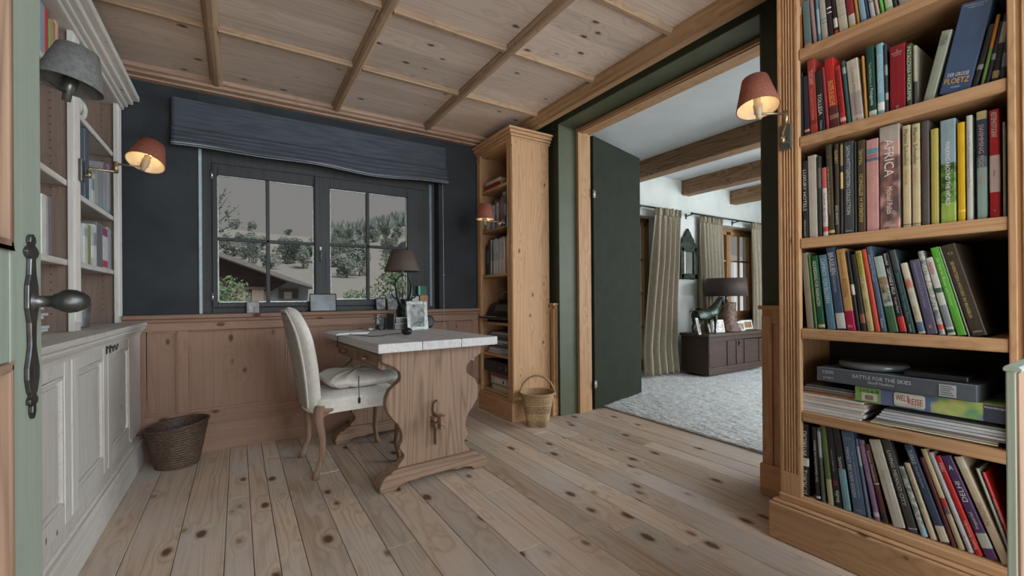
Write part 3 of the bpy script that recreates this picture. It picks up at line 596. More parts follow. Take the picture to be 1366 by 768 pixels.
# ================================================================ NARROW BOOKCASE
sb = thing('bookcase', 'narrow tall pine bookcase between the window and the wide opening', 'bookcase', (2.07, 3.27, 0))
FX, SA, SB = 1.872, 2.965, 3.57
def sp(name, b, m, bev=.002): return obj(name, b, m, sb, True, bev)
b = B(); b.box(FX+.02, XW-.045, SA, SA+.022, .165, 2.30); sp('side_panel', b, M['caseZ'])
b = B(); b.box(FX+.02, XW-.045, SB-.03, SB, .165, 2.30); sp('side_panel', b, M['caseZ'])
b = B(); b.box(XW-.056, XW-.046, SA+.022, SB-.03, .165, 2.30); sp('back_panel', b, M['caseZ'], 0)
def sfront(y0, y1):
    b = B(); b.box(FX+.004, FX+.022, y0, y1, .165, 2.30); n = 3; w_ = (y1-y0)/(2*n+1)
    for k in range(n): b.box(FX-.002, FX+.005, y0+w_*(2*k+.6), y0+w_*(2*k+2.2), .26, 2.23)
    b.box(FX-.002, FX+.005, y0, y1, .165, .255); b.box(FX-.002, FX+.005, y0, y1, 2.235, 2.30); sp('front_post', b, M['caseZ'], .0015)
sfront(SA-.002, SA+.082); sfront(SB-.07, SB)
SZ = [1.964, 1.608, 1.204, .787, .512]
for z in SZ:
    b = B(); b.box(FX+.018, XW-.056, SA+.022, SB-.03, z-.024, z); sp('shelf', b, M['caseY'], .004)
b = B(); b.box(FX+.018, XW-.056, SA+.022, SB-.03, .17, .193); sp('bottom_board', b, M['caseY'], .002)
b = B(); b.box(FX-.026, XW-.04, SA-.026, SB, 0, .15); b.box(FX-.014, XW-.04, SA-.014, SB, .15, .168); sp('plinth', b, M['caseY'], .006)
b = B()
for o_, z0, z1 in ((.006, 2.285, 2.305), (.018, 2.305, 2.325), (.034, 2.325, 2.35), (.052, 2.35, 2.368)): b.box(FX-o_, XW-.03, SA-o_, SB, z0, z1)
sp('cornice', b, M['caseY'], .006)
SYR, SYL = SA+.088, SB-.075   # opening between the posts, right and left
def sbook(y, z, h, t, col, label, grp, d=.2, x=FX+.05, tilt=0., bands=(), texts=()):
    return book('book', label, grp, (x, y, z+.0005), h, t, d, col, tilt, '-X', 0., texts, bands)
sbook(SYR+.04, SZ[0], .30, .03, (.62, .62, .56), 'tall cream book standing at the right of the top shelf, narrow bookcase', 'books in the narrow bookcase', bands=((.2, .75, (.30, .34, .34)),))
for k, (c, l, t) in enumerate((((.30, .02, .03), 'dark red book lying flat on the top shelf of the narrow bookcase', .04), ((.55, .45, .36), 'beige book lying on the dark red one, narrow bookcase', .03))):
    r = book('book', l, 'books in the narrow bookcase', (FX+.03, SYL-.04-.01*k, SZ[0]+.001+.041*k), .26, t, .20, c); r.rotation_euler = (math.radians(90), 0, 0); r.location.z += t*0+.0; r.location = (FX+.035, SYL-.03, SZ[0]+.0015+t+.042*k)
rb = random.Random(5); y = SYL-.004
cols = [((.55, .54, .50), 'cream'), ((.62, .60, .56), 'white'), ((.30, .33, .36), 'grey blue'), ((.58, .58, .60), 'pale grey'), ((.14, .16, .22), 'navy'), ((.60, .58, .55), 'off white'), ((.30, .04, .06), 'dark red'), ((.20, .20, .32), 'violet blue'), ((.45, .10, .08), 'brick red'), ((.50, .58, .52), 'pale green')]
pos = ['at the left end, behind the lamp', 'second from the left end', 'third from the left end', 'fourth from left, under the shade', 'just right of the lamp shade', 'beside the lamp arm', 'in the middle right', 'right of the dark red one', 'right of the violet one', 'leaning last at the right']
for k, (c, cn) in enumerate(cols):
    t = [.04, .03, .035, .05, .028, .035, .03, .035, .02, .05][k]; h = [.22, .19, .20, .21, .24, .22, .24, .26, .27, .28][k]
    if k < 9: sbook(y, SZ[1], h, t, c, cn+' book on the narrow bookcase lamp shelf, '+pos[k], 'books on the lamp shelf of the narrow bookcase', bands=((.15, .5, tuple(min(1, q*.6+.15) for q in c)),)); y -= t+.002
sbook(y-.006, SZ[1], .29, .045, (.44, .50, .44), 'pale green tall book leaning at the right end of the lamp shelf', 'books on the lamp shelf of the narrow bookcase', tilt=.10, bands=((.1, .35, (.16, .2, .12)),))
y = SYL-.004; kk = 0
seq = [(.05, (.03, .03, .035), 'black'), (.03, (.05, .06, .06), 'charcoal')]+[(.018+.008*rb.random(), c, n) for c, n in [((.60, .62, .64), 'white'), ((.10, .10, .11), 'dark'), ((.62, .62, .64), 'white'), ((.45, .50, .55), 'bluish'), ((.66, .62, .58), 'cream'), ((.30, .42, .50), 'blue grey'), ((.66, .66, .66), 'white'), ((.50, .50, .52), 'grey'), ((.60, .52, .44), 'beige'), ((.62, .64, .68), 'white'), ((.36, .12, .10), 'rust'), ((.60, .64, .68), 'pale blue'), ((.5, .58, .66), 'pale blue')]]+[(.05, (.40, .05, .03), 'red topped')]
for t, c, n in seq:
    h = .30+.02*rb.random() if kk else .27
    if y-t < SYR+.002: break
    kk += 1
    bd = ((.0, .33, (.50, .05, .03)), (.33, .9, (.10, .10, .10))) if n == 'red topped' else (((.1+.3*rb.random(), .6, tuple(min(1, q*.5+.1) for q in c)),) if kk % 2 else ())
    sbook(y, SZ[2], h, t, c, n+' binder on the middle shelf of the narrow bookcase, number '+['one', 'two', 'three', 'four', 'five', 'six', 'seven', 'eight', 'nine', 'ten', 'eleven', 'twelve', 'thirteen', 'fourteen', 'fifteen', 'sixteen'][kk-1]+' from left', 'binders on the middle shelf of the narrow bookcase', d=.24, bands=bd); y -= t+.0015
# printer
pr = thing('printer', 'black inkjet printer in the narrow bookcase with its paper tray open', 'printer', (2.06, 3.27, SZ[3]+.001))
P0, P1 = SYR-.07+.075, SYL-.005
b = B(); b.prism([(FX+.06, SZ[3]+.002), (FX+.05, SZ[3]+.07), (FX+.09, SZ[3]+.15), (FX+.14, SZ[3]+.17), (FX+.36, SZ[3]+.17), (FX+.36, SZ[3]+.002)], 'Y', P0, P1); obj('body', b, M['black'], pr, True, .01)
b = B(); b.prism([(FX-.03, SZ[3]+.045), (FX-.03, SZ[3]+.03), (FX+.052, SZ[3]+.022), (FX+.06, SZ[3]+.06)], 'Y', P0-.0, P1); obj('paper_tray', b, M['black'], pr, True, .006)
b = B(); b.box(FX-.028, FX+.03, P0+.16, P1-.02, SZ[3]+.047, SZ[3]+.050); obj('paper', b, cmat((.35, .40, .45)), pr, True)
b = B(); b.prism([(FX+.062, SZ[3]+.098), (FX+.088, SZ[3]+.151), (FX+.090, SZ[3]+.150), (FX+.064, SZ[3]+.096)], 'Y', P0+.04, P1-.12); obj('control_panel', b, M['chrome'], pr, True)
b = B(); b.box(FX+.16, FX+.34, P0+.05, P1-.03, SZ[3]+.171, SZ[3]+.20); b.box(FX+.13, FX+.16, P0+.02, P0+.08, SZ[3]+.168, SZ[3]+.19); obj('scanner_lid', b, M['dark'], pr, True, .006)
b = B(); b.tube([(FX+.10, SYL-.1-.03*k, SZ[3]+.20+.06*math.sin(math.pi*k/12)) for k in range(13)], .003); tag(obj('cable', b, cmat((.30, .30, .28))), 'thin grey cable arching above the printer', 'cable')
rc = random.Random(8); z = SZ[4]+.001
for k, (t, c, l) in enumerate(((.022, (.55, .54, .50), 'cream box at the bottom of the stack below the printer'), (.028, (.50, .50, .50), 'grey white box second in the stack below the printer'), (.022, (.10, .10, .12), 'dark folder third in the stack below the printer'), (.024, (.40, .42, .50), 'blue grey box fourth in the stack below the printer'), (.02, (.58, .6, .64), 'pale paper pad fifth in the stack below the printer'), (.03, (.06, .07, .06), 'black folder sixth in the stack below the printer'), (.024, (.14, .16, .18), 'slate folder seventh in the stack below the printer'), (.018, (.34, .34, .42), 'lilac grey folder topping the stack below the printer'))):
    dx = rc.uniform(0, .03); b = B(); b.box(FX+.03+dx, FX+.25, SYR+.005, SYL-.09+rc.uniform(-.06, .04), z, z+t-.001); o = obj('paper_box', b, cmat(c), bevel=.002); tag(o, l, 'box', 'boxes and folders stacked below the printer')
    if k in (0, 1, 3): b = B(); b.box(FX+.028+dx, FX+.0305+dx, SYR+.06, SYR+.16, z+t*.3, z+t*.7); obj('box_label', b, cmat((.2, .2, .22)), o, True)
    z += t
z = .194
for k, (t, c, l, y0, y1) in enumerate(((.045, (.50, .44, .34), 'cream box file at the bottom of the narrow bookcase', .005, .32), (.006, (.10, .09, .08), 'thin dark folder between the two box files', .005, .36), (.065, (.42, .40, .35), 'grey box file with a white label in the narrow bookcase', .0, .34), (.035, (.20, .07, .045), 'red brown book lying on the grey box file', .0, .36))):
    o = tag(obj('box_file', B().box(FX+.035, FX+.27, SYR+y0+.004, SYR+y1, z, z+t-.001), cmat(c), bevel=.003), l, 'box')
    if k == 2: b = B(); b.box(FX+.033, FX+.0352, SYR+.08, SYR+.27, z+.015, z+.05); lb = obj('box_label', b, cmat((.62, .60, .54)), o, True); b = B(); b.box(FX+.0322, FX+.0331, SYR+.11, SYR+.13, z+.02, z+.045); obj('box_mark', b, M['dark'], lb, True)
    z += t
o = tag(obj('recorder', B().box(FX+.02, FX+.28, SYR+.004, SYL-.006, z, z+.10), M['black'], bevel=.004), 'black electronic box lying on the files in the narrow bookcase', 'recorder'); o.location.z += .001
b = B(); b.box(FX+.017, FX+.0205, SYR+.05, SYR+.06, z+.035, z+.075); b.box(FX+.017, FX+.0205, SYR+.13, SYR+.15, z+.05, z+.06); obj('knob', b, M['steel'], o, True)
# ================================================================ RIGHT BOOKCASE
RX = 1.895; RY1, RY0 = .935, .205
rbk = thing('bookcase', 'large pine bookcase at the right, full of books, with fluted front posts', 'bookcase', (2.08, .57, 0))
def rp(name, b, m, bev=.002): return obj(name, b, m, rbk, True, bev)
PL0, PL1 = .857, .300
b = B(); b.box(RX+.02, XW-.004, RY1-.03, RY1, .16, 2.36); rp('side_panel', b, M['caseZ'])
b = B(); b.box(RX+.02, XW-.004, RY0, RY0+.03, .16, 2.36); rp('side_panel', b, M['caseZ'])
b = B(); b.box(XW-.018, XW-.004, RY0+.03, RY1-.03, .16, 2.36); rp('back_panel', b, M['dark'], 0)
def fluted(y0, y1):
    b = B(); b.box(RX+.006, RX+.024, y0, y1, .19, 2.36); w_ = (y1-y0)
    for a, c in ((0, .17), (.27, .33), (.40, .46) , (.53, .59), (.66, .72), (.83, 1.)): b.box(RX-.001, RX+.007, y0+w_*a, y0+w_*c, .28, 2.30)
    b.box(RX-.001, RX+.007, y0, y1, .19, .28); rp('front_post', b, M['caseZ'], .0025)
fluted(PL0, RY1); fluted(RY0, PL1)
RS = [1.979, 1.631, 1.226, .867, .538]
for z in RS:
    b = B(); b.box(RX+.008, XW-.018, PL1-.06, PL0+.04, z-.036, z); b.box(RX+.004, RX+.02, PL1+.001, PL0-.001, z-.040, z+.0005); rp('shelf', b, M['caseY'], .005)
b = B(); b.box(RX+.004, XW-.018, RY0+.03, RY1-.03, .165, .196); rp('bottom_board', b, M['caseY'])
b = B(); b.box(RX-.032, XW-.004, RY0-.03, RY1+.035, 0, .148); b.box(RX-.022, XW-.004, RY0-.02, RY1+.025, .148, .160); b.box(RX-.006, XW-.004, RY0-.01, RY1+.006, .160, .190); rp('plinth', b, M['caseY'], .006)
b = B()
for o_, z0, z1 in ((.01, 2.27, 2.30), (.03, 2.30, 2.33), (.05, 2.33, 2.36)): b.box(RX-o_, XW-.004, RY0-o_, RY1+o_, z0, z1)
rp('cornice', b, M['caseY'], .006)
SPX = 1.925   # plane of the spines
def row(zs, yb, specs, grp, where, x=SPX, depth=.19):
    """specs: (bottom left px, bottom right px, (top left px), colour, what, kw)"""
    prev = None
    for s in specs:
        bl, br, tl, c, what = s[:5]; kw = s[5] if len(s) > 5 else {}
        Yl = bp(0, x, bl, yb(bl))[1]; Yr = bp(0, x, br, yb(br))[1]; T = bp(0, x, *tl)
        if kw.get('right'):      # leans right: the lower right corner carries it, tl gives its top left corner
            dY, dZ = T[1]-Yl, T[2]-zs; th = math.atan2(-dY, dZ); e = Yl-Yr; t = e*math.cos(th); h = math.hypot(dY, dZ)-t*math.tan(th)*0
            org = (x, Yr, zs+.0006); tilt = -th; h = kw.get('h', h-t*math.sin(th)*.0)
        else:
            dY, dZ = T[1]-Yl, T[2]-zs; th = max(0., math.atan2(dY, dZ)); e = Yl-Yr; t = e*math.cos(th); h = kw.get('h', math.hypot(dY, dZ)); org = (x, Yl, zs+.0006); tilt = th
        t -= .0012; h = min(h, kw.get('hmax', 9))
        if prev and not kw.get('right'):
            pY, pth, pt, ph = prev; edge = pY-pt/math.cos(pth); Yl = min(Yl, edge-.0004); hm = min(h, ph)
            tilt = min(tilt, math.atan(math.tan(pth)+(edge-Yl)/hm)); org = (x, Yl, zs+.0006)
        elif not prev: tilt = min(tilt, math.atan2(max(0, PL0+.045-Yl), h)) if tilt > 0 else tilt
        above = [r for r in RS if r > zs+.05]
        if above: h = min(h, (min(above)-.043-zs-t*math.sin(abs(tilt)))/math.cos(tilt))
        prev = (Yl, tilt, t, h)
        book('book', what+', '+where, grp, org, h, t, kw.get('d', depth), c, tilt, '-X', 0., kw.get('tx', ()), kw.get('bd', ()), mat=kw.get('mat'), rough=kw.get('rough', .38))
W_ = (.75, .74, .70); K_ = (.03, .03, .03); C_ = (.62, .57, .46); BK = (.018, .018, .02); GO = (.55, .40, .14)
ln = lambda x0, y0, x1, y1: (lambda x: y0+(y1-y0)*(x-x0)/(x1-x0))
# --- top shelf in view (books run out of the frame)
tt = lambda bl, dx, y: (bl-dx, y)
row(RS[0], ln(1067, 60, 1200, 0), [
 (1065, 1070.5, (1063.5, 11), (.30, .12, .04), 'slim burnt orange book at the far left', {'bd': ((.0, .18, (.45, .30, .14)),)}),
 (1073, 1083, (1069.5, 5), (.12, .19, .20), 'teal book second from the left', {'bd': ((.9, .97, (.6, .3, .2)),)}),
 (1085, 1090.5, (1079, 2), (.34, .22, .22), 'dusty pink slim book', {}),
 (1091.3, 1096, (1086.5, -5), (.10, .22, .32), 'slim blue book', {'bd': ((.3, .8, (.25, .4, .5)),)}),
 (1096.7, 1105, (1091, -8), (.42, .40, .35), 'grey cream book right of the slim blue one', {'bd': ((.55, .57, (.2, .2, .2)), (.62, .64, (.2, .2, .2)))}),
 (1105.8, 1112.6, (1100, -10), (.03, .02, .025), 'black book with white lettering on the top', {'bd': ((.35, .38, W_), (.45, .47, W_))}),
 (1113.2, 1119, (1107, -12), BK, 'black book with a white and red foot on the top', {'bd': ((.62, .82, (.6, .58, .5)), (.88, .97, (.5, .05, .04)))}),
 (1120, 1132, (1112, -14), (.50, .46, .36), 'wide cream book', {'bd': ((.62, .63, (.25, .22, .2)), (.38, .385, (.25, .22, .2)))}),
 (1133.2, 1142.5, (1126, -15), (.52, .50, .42), 'book with a dark red top and white foot', {'bd': ((0, .66, (.28, .02, .03)), (.90, .96, (.60, .45, .05)))}),
 (1143.2, 1148, (1136, -15), (.40, .20, .05), 'orange brown slim book on the top', {}),
 (1148.8, 1157.5, (1141, -18), (.25, .40, .48), 'light blue book on the top', {'bd': ((.90, .95, (.12, .2, .4)),)}),
 (1158, 1161, (1150, -18), (.03, .07, .14), 'very slim navy book', {}),
 (1161.8, 1169, (1154, -20), (.45, .47, .45), 'pale grey book beside the slim navy one', {'bd': ((.5, .52, K_),)}),
 (1170, 1175, (1161, -22), (.55, .48, .40), 'slim cream book with pinkish marks', {'bd': ((.5, .8, (.45, .30, .26)),)}),
 (1175.8, 1181.2, (1167, -25), (.12, .42, .07), 'bright green slim book', {}),
 (1182, 1192.5, (1174, -28), (.50, .56, .40), 'white green book', {'bd': ((.85, .9, (.3, .5, .2)),)}),
 (1193.5, 1199, (1185, -30), (.04, .045, .05), 'dark slim book right of the white green one', {}),
 (1200, 1212, (1191, -35), (.40, .36, .30), 'grey brown book close to the picture top', {})], 'books on the topmost visible shelf', 'right bookcase topmost shelf')
# --- second shelf
y2 = ln(1067, 180, 1343, 104)
row(RS[1], y2, [
 (1065.5, 1072.6, (1063.5, 99), BK, 'black book with a faint white mark at the far left', {'tx': (('LIST', .12, .5, (.4, .4, .4), 'h', .06),), 'd': .15}),
 (1073.2, 1080.4, (1069.2, 104), (.02, .022, .04), 'navy black book second from the left', {'bd': ((.88, .92, (.5, .3, .15)),)}),
 (1081, 1091.3, (1072.2, 84), (.34, .045, .035), 'red book lettered TUSCANY', {'tx': (('TUSCANY', .24, .20, (.75, .5, .42)), ('UNA CASA IN TOSCANA', .60, .42, (.62, .25, .2), 'd', .3)), 'bd': ((.80, .86, (.22, .02, .02)),)}),
 (1092, 1101.5, (1083.3, 98), BK, 'black book lettered TOLLESA', {'tx': (('TOLLESA', .55, .34, (.7, .66, .55)), ('Trattoria', .88, .15, (.5, .5, .5), 'd', .3))}),
 (1102.2, 1107.2, (1089.7, 94), (.33, .035, .05), 'slim crimson book right of TOLLESA', {}),
 (1107.8, 1120.6, (1095.5, 80), (.45, .025, .018), 'bright red book with a brown foot', {'tx': (('ROTE KUECHE', .50, .35, (.7, .45, .15)),), 'bd': ((.68, 1., (.10, .022, .02)), (.80, .86, (.55, .4, .3))), 'hmax': .275}),
 (1121.2, 1129.6, (1110.5, 91), (.42, .03, .03), 'red book with dark capital letters', {'tx': (('ELEONORE BONSAI', .42, .70, (.08, .01, .01), 'd', .6),), 'bd': ((.86, .92, (.6, .4, .35)),)}),
 (1130.3, 1136, (1121.5, 83), (.03, .09, .09), 'slim dark teal book', {'bd': ((.10, .2, (.25, .3, .26)),)}),
 (1136.8, 1153, (1128, 83.5), (.50, .45, .36), 'wide cream book lettered CUCINA MEDITERRANEA', {'tx': (('CUCINA MEDITERRANEA', .50, .76, (.25, .2, .15), 'd', .28), ('A', .95, .15, (.2, .1, .1), 'h', .04)), 'bd': ((.52, .89, (.36, .30, .27)),)}),
 (1153.8, 1158.2, (1148.3, 76), (.42, .20, .045), 'slim orange book right of the wide cream one', {'tx': (('MAROKKO', .5, .5, (.12, .05, .02)),)}),
 (1159, 1170, (1154.5, 64.5), (.012, .06, .045), 'dark green book lettered The Wild Shores of Patagonia', {'tx': (('The Wild Shores of', .40, .34, (.5, .6, .5), 'd', .3), ('Patagonia', .71, .32, (.65, .7, .6), 'd', .5)), 'bd': ((.90, .97, (.50, .55, .42)),)}),
 (1170.7, 1180.6, (1168, 60.5), (.22, .42, .50), 'light blue book with a white label', {'tx': (('DON PATAGONIEN', .42, .52, (.62, .74, .78)),), 'bd': ((.82, .93, (.75, .72, .68)),)}),
 (1181, 1186, (1178, 60), (.03, .035, .035), 'black book squeezed beside the light blue one', {'bd': ((.3, .45, (.2, .22, .22)), (.7, .8, (.3, .3, .3)))}),
 (1187, 1208.6, (1186.3, 64.5), (.24, .012, .020), 'very wide dark red book', {'tx': (('The', .08, .15, (.55, .4, .36), 'h', .03), ('BIOGRAPHIES', .115, .66, (.55, .4, .36), 'h', .028), ('COLLECTION', .15, .50, (.55, .4, .36), 'h', .028), ('W', .94, .2, (.55, .35, .3), 'h', .05)), 'rough': .3}),
 (1209.4, 1217.6, (1210, 59.5), (.045, .07, .03), 'green book lettered PATAGONIA PANORAMA', {'tx': (('PATAGONIA PANORAMA', .47, .84, (.62, .68, .52), 'd', .72),)}),
 (1218.2, 1224, (1217, 62), (.34, .31, .24), 'beige and black book behind the panorama one', {'bd': ((.60, 1., (.02, .02, .02)),)})], 'books on the second shelf', 'right bookcase second shelf')
row(RS[1], y2, [
 (1229.5, 1244.5, (1254.5, 45), (.26, .29, .23), 'grey green book leaning right', {'right': 1, 'tx': (('STEIN', .14, .14, (.1, .12, .1)),)}),
 (1250, 1293, (1280, 13.5), (.055, .095, .18), 'huge blue history volume lettered DER GROSSE PLOETZ', {'right': 1, 'tx': (('DER GROSSE', .795, .70, (.62, .64, .66), 'h', .042), ('PLOETZ', .865, .80, (.72, .42, .06), 'h', .062), ('weltbild', .935, .3, (.5, .5, .5), 'h', .024), ('Die Enzyklopaedie der', .035, .74, (.5, .52, .45), 'h', .02), ('Weltgeschichte', .062, .5, (.5, .52, .45), 'h', .018)), 'rough': .3, 'hmax': .30, 'd': .2}),
 (1294, 1303, (1318, 35), BK, 'black book with a grey emblem right of the huge blue one', {'right': 1, 'hmax': .2, 'bd': ((.62, .70, (.2, .22, .22)),)}),
 (1306, 1311.6, (1328.8, 21), (.14, .28, .05), 'slim book, orange above and green below', {'right': 1, 'bd': ((0, .46, (.50, .20, .03)),)}),
 (1312.4, 1319, (1333, 30), (.025, .03, .05), 'dark slim book right of the orange and green one', {'right': 1, 'bd': ((.5, .6, (.25, .28, .3)),)}),
 (1320, 1330.5, (1338, 20), BK, 'black book with a long white label', {'right': 1, 'bd': ((.12, .42, (.42, .42, .36)), (.82, .93, (.35, .28, .12)))}),
 (1331.5, 1341, (1344, 15), (.025, .04, .09), 'navy book at the right end', {'right': 1, 'bd': ((.6, .8, (.2, .25, .3)),)})], 'books on the second shelf', 'right bookcase second shelf')
# --- third shelf
afr = two('african_dune_print', (.28, .13, .10), (.10, .07, .07), 14, .35, (1, 3, 1.2), c3=(.50, .30, .26)); tree = two('tree_print', (.05, .14, .02), (.16, .28, .07), 60, .35, c3=(.03, .06, .02))
row(RS[2], ln(1067, 318, 1343, 291), [
 (1070.6, 1078.8, (1069.4, 216), (.02, .02, .022), 'black book lettered LUXURY HOTELS', {'tx': (('LUXURY HOTELS', .38, .66, (.62, .62, .60), 'd', .55), ('MIDDLE EAST', .87, .22, (.4, .4, .4), 'd', .3))}),
 (1079.6, 1091, (1077, 209), (.42, .40, .34), 'beige grey book right of the hotels one', {}),
 (1091.6, 1097, (1089.5, 209), (.03, .035, .03), 'black book right of the beige grey one', {'bd': ((.15, .4, (.10, .10, .09)),)}),
 (1098, 1105, (1095.5, 224.7), (.60, .58, .54), 'short slim book with a red top and red foot', {'bd': ((0, .3, (.45, .10, .10)), (.86, .93, (.5, .05, .04))), 'tx': (('THINK AS I DO', .58, .5, (.15, .15, .15)),)}),
 (1105.7, 1113.7, (1100.8, 194.4), (.065, .05, .035), 'dark brown book lettered THE GREAT BOOK OF', {'tx': (('THE GREAT BOOK OF ANCIENT EGYPT', .50, .62, GO, 'd', .3, .15), ('Splendor', .13, .5, GO, 'h', .03)), 'bd': ((.94, .97, GO),)}),
 (1114.4, 1120.4, (1112.6, 193), (.055, .045, .035), 'dark book lettered GABO and BIG SHOTS', {'tx': (('GABO', .14, .22, GO, 'd', .75), ('BIG SHOTS', .78, .25, (.6, .6, .56), 'd', .6))}),
 (1121, 1125.4, (1121, 191), (.04, .035, .028), 'slim black book with a gold upper part', {'bd': ((.02, .25, (.25, .18, .08)), (.32, .50, GO))}),
 (1126.2, 1139.8, (1125, 190.5), (.055, .065, .072), 'slate book lettered with a long white COLLECTION title', {'tx': (('SAYN-WITTGENSTEIN COLLECTION', .42, .74, (.60, .62, .60), 'd', .38), ('teNeues', .965, .7, (.6, .6, .6), 'h', .018))}),
 (1140.4, 1143.6, (1140, 190), (.02, .02, .02), 'slim black book right of the slate one', {}),
 (1144.4, 1155.2, (1144, 188.5), (.075, .055, .03), 'brown book lettered TRAVEL in gold', {'tx': (('TRAVEL', .18, .17, GO, 'u', .45), ('ANDREAS H. BITESNICH', .63, .52, GO, 'u', .5))}),
 (1156, 1173, (1155, 188), (.55, .28, .27), 'pink book with a blue landscape picture at its top', {'bd': ((.10, .16, (.14, .26, .32)), (.17, .19, (.5, .1, .15)), (.20, .235, (.10, .16, .22))), 'tx': (('TUSCANY', .43, .3, (.62, .42, .26), 'd', .35),), 'rough': .3}),
 (1173.8, 1201.4, (1173.3, 162), (.42, .38, .32), 'very thick book lettered AFRICA with dune pictures', {'bd': ((.14, .998, afr),), 'tx': (('AFRICA', .31, .36, (.72, .68, .62), 'd', .48, .0), ('Michael Poliza', .72, .26, (.7, .66, .6), 'd', .26, .0), ('teNeues', .96, .6, (.66, .62, .58), 'h', .018)), 'rough': .28}),
 (1204.4, 1215.8, (1204, 168.8), (.52, .43, .26), 'first of the two cream books lettered Close Up', {'tx': (('Martin Schoeller', .22, .36, (.10, .08, .06), 'd', .5), ('Close Up', .51, .19, (.50, .06, .04), 'd', .45)), 'bd': ((.965, .972, (.1, .08, .05)),)}),
 (1217, 1228.6, (1216.6, 166.5), (.52, .43, .26), 'second cream book lettered Close Up, touching the grey one', {'tx': (('Martin Schoeller', .22, .36, (.10, .08, .06), 'd', .5), ('Close Up', .51, .19, (.55, .22, .18), 'd', .45)), 'bd': ((.965, .972, (.1, .08, .05)),)}),
 (1229.6, 1240.8, (1228.8, 163.2), (.085, .075, .070), 'dark grey book with reddish lettering', {'tx': (('HELEN STHAVEN', .35, .5, (.16, .055, .04), 'd', .5), ('Die Fotografien', .78, .26, (.16, .12, .1), 'd', .3))}),
 (1242, 1253, (1242.5, 173), (.42, .36, .09), 'plain yellow green book', {}),
 (1255, 1276.2, (1255.2, 162), (.25, .34, .38), 'book with a tree picture lettered AROUND THE WORLD', {'bd': ((.42, .80, tree), (.80, .998, (.28, .42, .08))), 'tx': (('WALKING AROUND THE WORLD', .52, .62, (.7, .76, .74), 'd', .30),), 'rough': .28}),
 (1277.6, 1288.4, (1279.4, 164), (.62, .38, .015), 'bright yellow book', {'bd': ((.88, .90, (.7, .5, .1)),), 'rough': .3}),
 (1289.6, 1298.6, (1292, 154.4), (.50, .52, .48), 'white green book with small grey lettering', {'tx': (('Orte der Stille, zwischen Himmel und den Meeren', .42, .54, (.15, .15, .15), 'd', .4),)}),
 (1303.4, 1317.6, (1302.9, 150), (.26, .38, .36), 'book fading from navy to teal under a tan top', {'bd': ((0, .075, (.42, .34, .16)), (.075, .42, (.025, .045, .075)), (.42, .52, (.09, .16, .19))), 'tx': (('SWIMMING POOL TIME', .40, .55, (.50, .32, .32), 'd', .5),)}),
 (1320.4, 1335, (1321.2, 147.7), (.42, .02, .025), 'red book with a pale middle band', {'bd': ((.42, .76, (.58, .46, .44)),), 'tx': (('RETSPHOTOGRAF', .14, .23, (.66, .6, .56), 'd', .55), ('Bilder', .59, .12, (.2, .08, .08), 'd', .2), ('W', .93, .2, (.7, .6, .5), 'h', .02)), 'rough': .28}),
 (1338.5, 1343, (1338.8, 163), (.45, .52, .48), 'pale slim book against the right post', {})], 'books on the third shelf', 'right bookcase third shelf')
